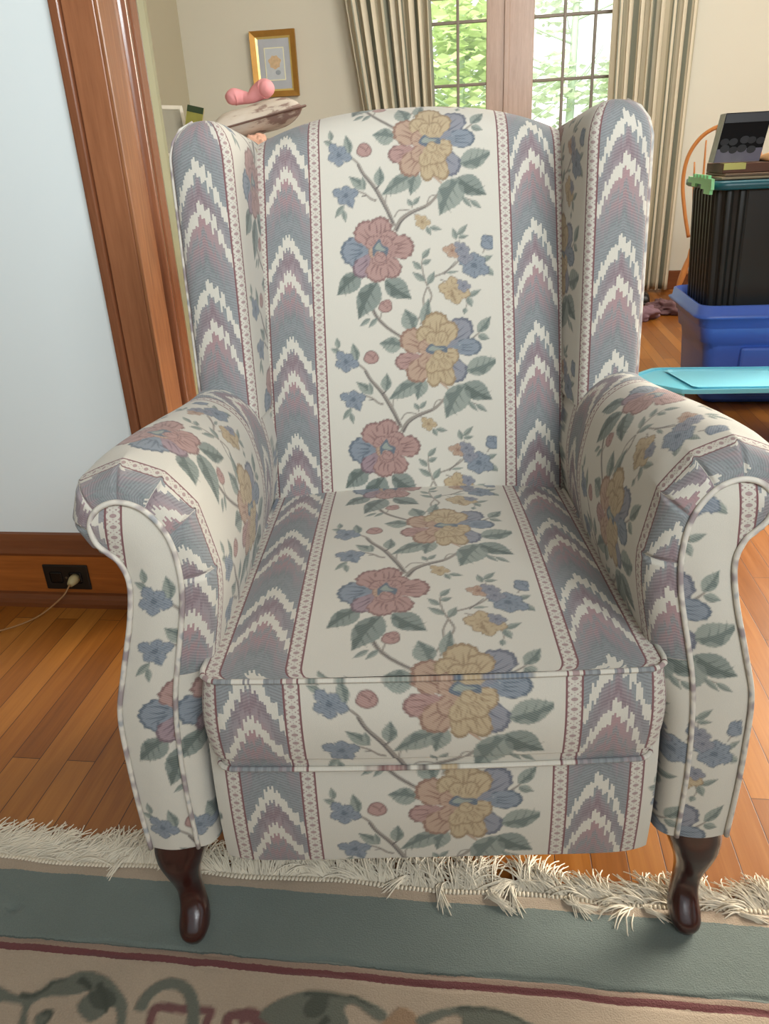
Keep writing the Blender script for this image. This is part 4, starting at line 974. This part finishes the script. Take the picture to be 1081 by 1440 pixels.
m = MB().grid([[(x, y, z_ + .006) for x, y in rec], [(x, y, z_ + .006) for x, y in ins(rec, .97)], [(x, y, z_ - .001) for x, y in ins(rec, .95)]], True); m.prism(ins(rec, .955), z_ - .002, z_ - .001).build('recess', LB2, sb)
for x in (-.31, .36): MB().box(x - .03, x + .03, -.12, .12, 0, z_ - .011, bev=.006).build('leg', LB, sb)

# windsor chair at the back
wc = thing('windsor_chair', 1.545, 5.76, 0, 'honey-coloured bow-back wooden chair standing behind the stacked totes', 'chair', math.radians(-26))
HON = wood('honey_varnished_wood', (176, 104, 50), (214, 146, 82), 'Z', .3, 1.5, .4)
MB().grid([[(x * k, y * k + .02, z) for x, y in rrect(.165, .20, .13, 8)] for k, z in ((.8, .425), (.98, .43), (1.0, .445), (.96, .46), (.6, .452), (.05, .45))], True).build('seat', HON, wc, True)
bowp = [(s_ * x, y, z) for s_, L_ in ((-1, ((.165, -.14, .45), (.205, -.16, .62), (.232, -.175, .80), (.21, -.185, .96), (.125, -.19, 1.075), (0, -.192, 1.12))), (1, ((.125, -.19, 1.075), (.21, -.185, .96), (.232, -.175, .80), (.205, -.16, .62), (.165, -.14, .45)))) for x, y, z in L_]
MB().tube(bowp, .0125, 10, 8).build('bow', HON, wc, True)
for k in range(7):
    f = (k - 3) / 3; x0 = f * .12; x1 = f * .17; zt_ = 1.115 - .20 * abs(f) ** 2.4
    MB().tube([(x0, -.145, .45), ((x0 + x1) / 2 + f * .01, -.165, .70), (x1, -.189 + .006 * abs(f), zt_)], [.0075, .009, .005], 8, 5).build('spindle', HON, wc, True)
for sx_ in (-1, 1):
    for sy_ in (-1, 1):
        p0 = Vector((sx_ * .12, sy_ * .13 + .01, .44)); p1 = Vector((sx_ * .22, sy_ * .19 + .01, .0))
        MB().tube([(p0.lerp(p1, q))[:] for q in np.linspace(0, 1, 12)], [.011, .016, .020, .013, .018, .021, .022, .020, .013, .017, .014, .010], 12, 1).build('leg', HON, wc, True)
for sx_ in (-1, 1): MB().tube([(sx_ * .185, -.155, .20), (sx_ * .185, 0, .20), (sx_ * .185, .175, .20)], [.008, .014, .008], 8).build('stretcher', HON, wc, True)
MB().tube([(-.185, .01, .20), (0, .01, .20), (.185, .01, .20)], [.008, .014, .008], 8).build('stretcher', HON, wc, True)

# clothes on the floor
room_obj(blob(.12, .10, .055, .55, 9, 2, sq=.9, flat=.3), 'mauve_cloth', simple('mauve_cotton', (128, 98, 106), .9), .945, 5.24, .036, smooth=True, label='crumpled mauve garment on the floor beside the curtain', cat='garment')
room_obj(blob(.12, .10, .05, .55, 11, 9, sq=.9, flat=.3), 'rose_brown_cloth', simple('rose_brown_cotton', (110, 80, 82), .9), 1.17, 5.44, .034, smooth=True, label='darker rose-brown garment between the mauve one and the wooden chair', cat='garment')
sh = thing('black_slipper', 1.00, 5.74, .0, 'black slipper lying behind the mauve garment by the curtain', 'slipper', .4)
MB().grid([[(x * k, y * k, z) for x, y in rrect(.13, .05, .045, 8)] for k, z in ((.9, 0), (1, .01), (1, .018), (.9, .02), (.1, .02))], True).build('sole', BLK, sh, True)
P = [[(x, .048 * math.cos(a), .018 + .085 * math.sin(a) * (1 - .3 * (x + .0) / .13)) for a in np.linspace(0, math.pi, 14)] for x in np.linspace(-.02, .12, 8)]
uo = MB().grid(P).build('upper', BLK, sh, True); md = uo.modifiers.new('t', 'SOLIDIFY'); md.thickness = .004
room_obj(blob(.035, .03, .02, .3, 20, 6, sq=.9, flat=.2), 'cream_sock', simple('cream_cotton', (214, 204, 170), .9), .90, 5.50, .016, smooth=True, label='small cream sock beside the mauve garment', cat='sock')

# ---------------------------------------------------------------- rug
def paint_rug():
    S = .0016; A0, A1, B0, B1 = -.98, .62, .47, .70
    W_, H_ = int((A1 - A0) / S), int((B1 - B0) / S); cv = Canvas(W_, H_, False)
    X = lambda p: [((a - A0) / S, (B1 - b) / S) for a, b in p]
    G1, G2, PS_, T_ = lin((122, 124, 112)), lin((92, 96, 86)), lin((134, 94, 92)), lin((176, 146, 118))
    def soft(p, c): cv.poly(spline(X(p), 5, True), c)
    for p in RUGM['T']: soft(p, T_)
    for p, w_ in RUGM['PS']: cv.stroke(X(p), w_ / S, PS_)
    for p in RUGM['G']: soft(p, G1)
    for p in RUGM['G']:
        c = np.array(X(p)); cc = c.mean(0)
        cv.stroke(c[2:7] * .88 + cc * .12, 5, G2, 2)
    for p, w_ in RUGM['GS']: cv.stroke(X(p), w_ / S, G1)
    for p in RUGM['D']: soft(p, G2)
    for (a, b), (c, d) in (((-.53, .635), (-.50, .60)), ((-.20, .62), (-.235, .585)), ((.02, .615), (.05, .58)), ((-.56, .64), (-.535, .622))): cv.stroke(X([(a, b), ((a + c) / 2 + .004, (b + d) / 2), (c, d)]), 7, G2 * .85, 3)
    cv.soften(1); cv.p = (S, A0, A1, B0, B1); return cv
RC = paint_rug()
def rug_mat():
    t = NT('carved_wool_rug'); co = t.coord(); sp = t.n('ShaderNodeSeparateXYZ'); t.put(sp.inputs[0], co)
    wv = t.m_('MULTIPLY', t.m_('SUBTRACT', t.noise(t.mapping(co, (1, .05, 1)), 9, 2), .5), .010)
    b = t.m_('ADD', sp.outputs[1], wv); b = t.m_('ADD', b, t.m_('MULTIPLY', t.m_('SUBTRACT', t.noise(co, 160, 1), .5), .003))
    n1 = t.noise(co, 420, 2); n2 = t.noise(co, 10, 4, .6)
    BG = lin((198, 178, 156)); GRN = lin((128, 138, 132)); MV = lin((126, 78, 78)); LT = lin((170, 146, 128))
    at = t.n('ShaderNodeAttribute', attribute_name='print')
    c = t.mix(at.outputs['Alpha'], BG, at.outputs['Color'])
    for lim, cc in ((.6765, MV), (.6865, LT), (.6955, GRN * .6), (.6975, GRN), (.8085, BG * .95)):
        c = t.mix(t.m_('GREATER_THAN', b, lim), c, cc)
    gmask = t.m_('MULTIPLY', t.m_('GREATER_THAN', b, .6975), t.m_('LESS_THAN', b, .8085))
    c = t.mix(t.m_('MULTIPLY', n2, .45), c, c if False else (.55, .55, .52), 'MULTIPLY')
    c = t.mix(t.m_('MULTIPLY', n1, .6), c, (.55, .55, .55), 'MULTIPLY')
    edge = t.m_('LESS_THAN', t.m_('ABSOLUTE', t.m_('SUBTRACT', b, .684)), .009)
    t.bump(t.m_('ADD', t.m_('ADD', n1, t.m_('MULTIPLY', n2, 3)), t.m_('MULTIPLY', at.outputs['Alpha'], 1.5)), .5, .002)
    t.put(t.b.inputs['Sheen Weight'], .2)
    return t.fin(c, .95, Specular_IOR_Level=.1)
RUGMAT = rug_mat()
rg = empty('area_rug', (0, 0, 0), RZ, 'beige and sage green wool rug with scroll border under the chair front', 'rug')
def build_rug():
    S, A0, A1, B0, B1 = RC.p
    aa = np.concatenate([np.linspace(-2.2, -.98, 20)[:-1], np.arange(-.98, .60, .0024), np.linspace(.62, 1.9, 20)]); bb_ = np.concatenate([np.linspace(-1.2, .47, 20)[:-1], np.arange(.47, .835, .0024), [.8365, .838]])
    P = np.zeros((len(bb_), len(aa), 3)); P[..., 0] = aa[None]; P[..., 1] = bb_[:, None]; rs_ = np.random.RandomState(3)
    bw = P[..., 1] + .0
    P[..., 2] = .012 - .010 * np.clip((P[..., 1] - .822) / .016, 0, 1) ** 2
    groove = np.exp(-((P[..., 1] - .697) / .003) ** 2) * .0025 + np.exp(-((P[..., 1] - .678) / .003) ** 2) * .0015
    P[..., 2] -= groove
    dent = np.exp(-(((P[..., 0] + .722) / .013) ** 2 + ((P[..., 1] - .745) / .011) ** 2)) * .008; P[..., 2] -= dent
    P[..., 1] += .003 * np.sin(P[..., 0] * 21) * np.clip((P[..., 1] - .5) / .2, 0, 1) + .0015 * np.sin(P[..., 0] * 57 + 1)
    x = (P[..., 0] - A0) / S; y = (B1 - bw) / S; ok = (x > 1) & (x < RC.W - 2) & (y > 1) & (y < RC.H - 2)
    xi = np.clip(x, 0, RC.W - 1).astype(int); yi = np.clip(y, 0, RC.H - 1).astype(int)
    rgba = np.concatenate([RC.rgb[yi, xi], (RC.a[yi, xi] * ok)[..., None]], -1)
    return fast_grid('pile', P, P[..., :2].copy(), RUGMAT, rg, rgba)
build_rug()
MB().box(-2.2, 1.9, -1.2, .832, .0, .004).build('backing', simple('jute_backing', (170, 150, 120), .9), rg)
def fringe():
    r_ = np.random.RandomState(5); v = []; f = []
    a = -1.06; knots = MB(); noise_t = r_.rand(400)
    sm = lambda x: np.interp(x * 9, np.arange(400) - 60, noise_t)
    sm2 = lambda x: np.interp(x * 38, np.arange(400) - 60, noise_t[::-1])
    strand = 0
    while a < .80:
        a += .0062
        base = .837 + .003 * math.sin(a * 21)
        ang = math.radians(90 + 85 * (sm(a) - .5) + 75 * (sm2(a) - .5) + 9 * r_.randn()); L0 = .062 + .022 * sm(a + .4)
        fold = (-.02 < a < .16 and r_.rand() < .22 + .3 * math.sin(a * 60)) or r_.rand() < .03
        if fold: ang += .5 * r_.randn()
        if .235 < a < .285: ang = math.radians(150 + 10 * r_.randn())
        if .205 < a < .235 : ang = math.radians(165 + 20 * r_.randn()); 
        for s in range(11):
            an = ang + .20 * r_.randn(); L = L0 * (.8 + .3 * r_.rand()); cur = .75 * r_.randn()
            p = np.array([a + .0025 * r_.randn(), base - .004, .006]); pts = [p.copy()]
            nseg = 7; z0 = .006 + .012 * r_.rand()
            for k in range(nseg):
                aa_ = an + cur * (k / nseg) + .10 * r_.randn(); st = L / nseg
                if fold: aa_ = an + math.pi * min(1, k / 2.5) * (1 if r_.rand() > 0 else 1) if k > 0 else an
                p = p + np.array([math.cos(aa_) * st, math.sin(aa_) * st, 0]); p[2] = max(.0015, (z0 if not fold else .010) * math.sin(math.pi * (k + 1.2) / (nseg + 1)) + (.0 if not fold else .005 * (k / nseg)) + .0012 * r_.rand() + .0012 * (s % 4)); pts.append(p.copy())
            pts = np.array(pts); i0 = len(v); w_ = .0015
            d_ = np.gradient(pts, axis=0); d_ /= np.linalg.norm(d_, axis=1)[:, None] + 1e-9; sd = np.stack([-d_[:, 1], d_[:, 0], np.zeros(len(pts))], 1)
            for q in range(len(pts)):
                ww = w_ * (1 - .5 * q / len(pts)); v += [tuple(pts[q] - sd[q] * ww), tuple(pts[q] + np.array([0, 0, ww * 1.5])), tuple(pts[q] + sd[q] * ww)]
            for q in range(len(pts) - 1):
                for e in range(2): f.append((i0 + q * 3 + e, i0 + q * 3 + e + 1, i0 + q * 3 + 4 + e, i0 + q * 3 + 3 + e))
        knots.tube([(a, base - .010, .010), (a, base - .004, .0095), (a, base + .004, .004)], [.0022, .0032, .0022], 6, 1)
    me = bpy.data.meshes.new('fringe'); me.from_pydata(v, [], f)
    fm = simple('cream_cotton_fringe', (230, 219, 198), .9, .2, 40)
    o = link('fringe', me, fm, rg, True); tag(o, kind='stuff')
    k_ = knots.build('knotted_edge', simple('cream_knots', (226, 214, 192), .9), rg, True); tag(k_, kind='stuff')
fringe()
# ---------------------------------------------------------------- camera
cd = bpy.data.cameras.new('camera'); cam = bpy.data.objects.new('camera', cd); C.objects.link(cam)
cd.sensor_fit = 'HORIZONTAL'; cd.sensor_width = 36.0; cd.lens = 36.0 * 1082 / 1081; cd.clip_start = .02; cd.clip_end = 200
th = math.radians(24.778); ro = math.radians(2.910)
fw = Vector((0, math.cos(th), -math.sin(th))); up0 = Vector((0, math.sin(th), math.cos(th))); r0 = Vector((1, 0, 0))
cr = r0 * math.cos(ro) - up0 * math.sin(ro); cu = r0 * math.sin(ro) + up0 * math.cos(ro)
M = Matrix((cr, cu, -fw)).transposed().to_4x4(); M.translation = (0, 0, 1.04); cam.matrix_world = M
bpy.context.scene.camera = cam
sc = bpy.context.scene
sc.view_settings.view_transform = 'Standard'; sc.view_settings.look = 'None'; sc.view_settings.exposure = 0; sc.view_settings.gamma = 1
# world: bright overcast sky
w = bpy.data.worlds.new('overcast_sky'); sc.world = w; w.use_nodes = True; nt = w.node_tree; nt.nodes.clear()
o_ = nt.nodes.new('ShaderNodeOutputWorld'); bg = nt.nodes.new('ShaderNodeBackground'); nt.links.new(bg.outputs[0], o_.inputs[0])
gr = nt.nodes.new('ShaderNodeTexGradient'); tc = nt.nodes.new('ShaderNodeTexCoord'); mp = nt.nodes.new('ShaderNodeMapping'); mp.inputs['Rotation'].default_value = (0, 0, -math.pi / 2)
nt.links.new(tc.outputs['Generated'], mp.inputs[0]); nt.links.new(mp.outputs[0], gr.inputs[0])
rp = nt.nodes.new('ShaderNodeValToRGB'); nt.links.new(gr.outputs[0], rp.inputs[0])
rp.color_ramp.elements[0].color = (.84, .92, .95, 1); rp.color_ramp.elements[1].color = (2.1, 2.2, 2.1, 1); rp.color_ramp.elements[0].position = .45; rp.color_ramp.elements[1].position = .8
nt.links.new(rp.outputs[0], bg.inputs[0]); bg.inputs[1].default_value = WORLD_S
def area(name, loc, target, size, energy, col, size_y=None):
    l = bpy.data.lights.new(name, 'AREA'); l.energy = energy; l.color = col; l.size = size
    if size_y: l.shape = 'RECTANGLE'; l.size_y = size_y
    ob = bpy.data.objects.new(name, l); C.objects.link(ob); ob.location = loc
    ob.rotation_euler = (Vector(target) - Vector(loc)).to_track_quat('-Z', 'Y').to_euler(); return ob
lr = area('window_light_right', (3.0, 2.7, 1.25), (1.0, 1.5, .0), 2.0, 46, (1, .93, .80), 1.6); lr.data.spread = math.radians(62)
area('dining_side_fill', RW(3.8, 4.3, 1.9)[:], RW(-.5, 5.0, .9)[:], 1.8, 60, (1, .95, .86), 1.5)  # unseen lamp added at the right to brighten the dining side
lb = area('fill_light_behind', (.8, -1.3, 2.2), (-.05, 1.6, 1.6), 1.6, 28, (.92, .98, 1), .8); lb.data.spread = math.radians(85)  # unseen soft fill lamp added behind the camera for the chair front
area('dining_wall_fill', RW(.9, 3.6, 2.75)[:], RW(-.5, 6.4, 1.4)[:], 1.2, 75, (1, .99, .94), .8)  # no real fixture: lamp added to brighten back wall and curtains
gl_ = area('garden_fill_lamp', RW(.2, 6.9, 4.6)[:], RW(.2, 10.5, 1.2)[:], 4.0, 700, (1, 1, .95))  # added lamp facing outward, brightens the trees in place of sunlight
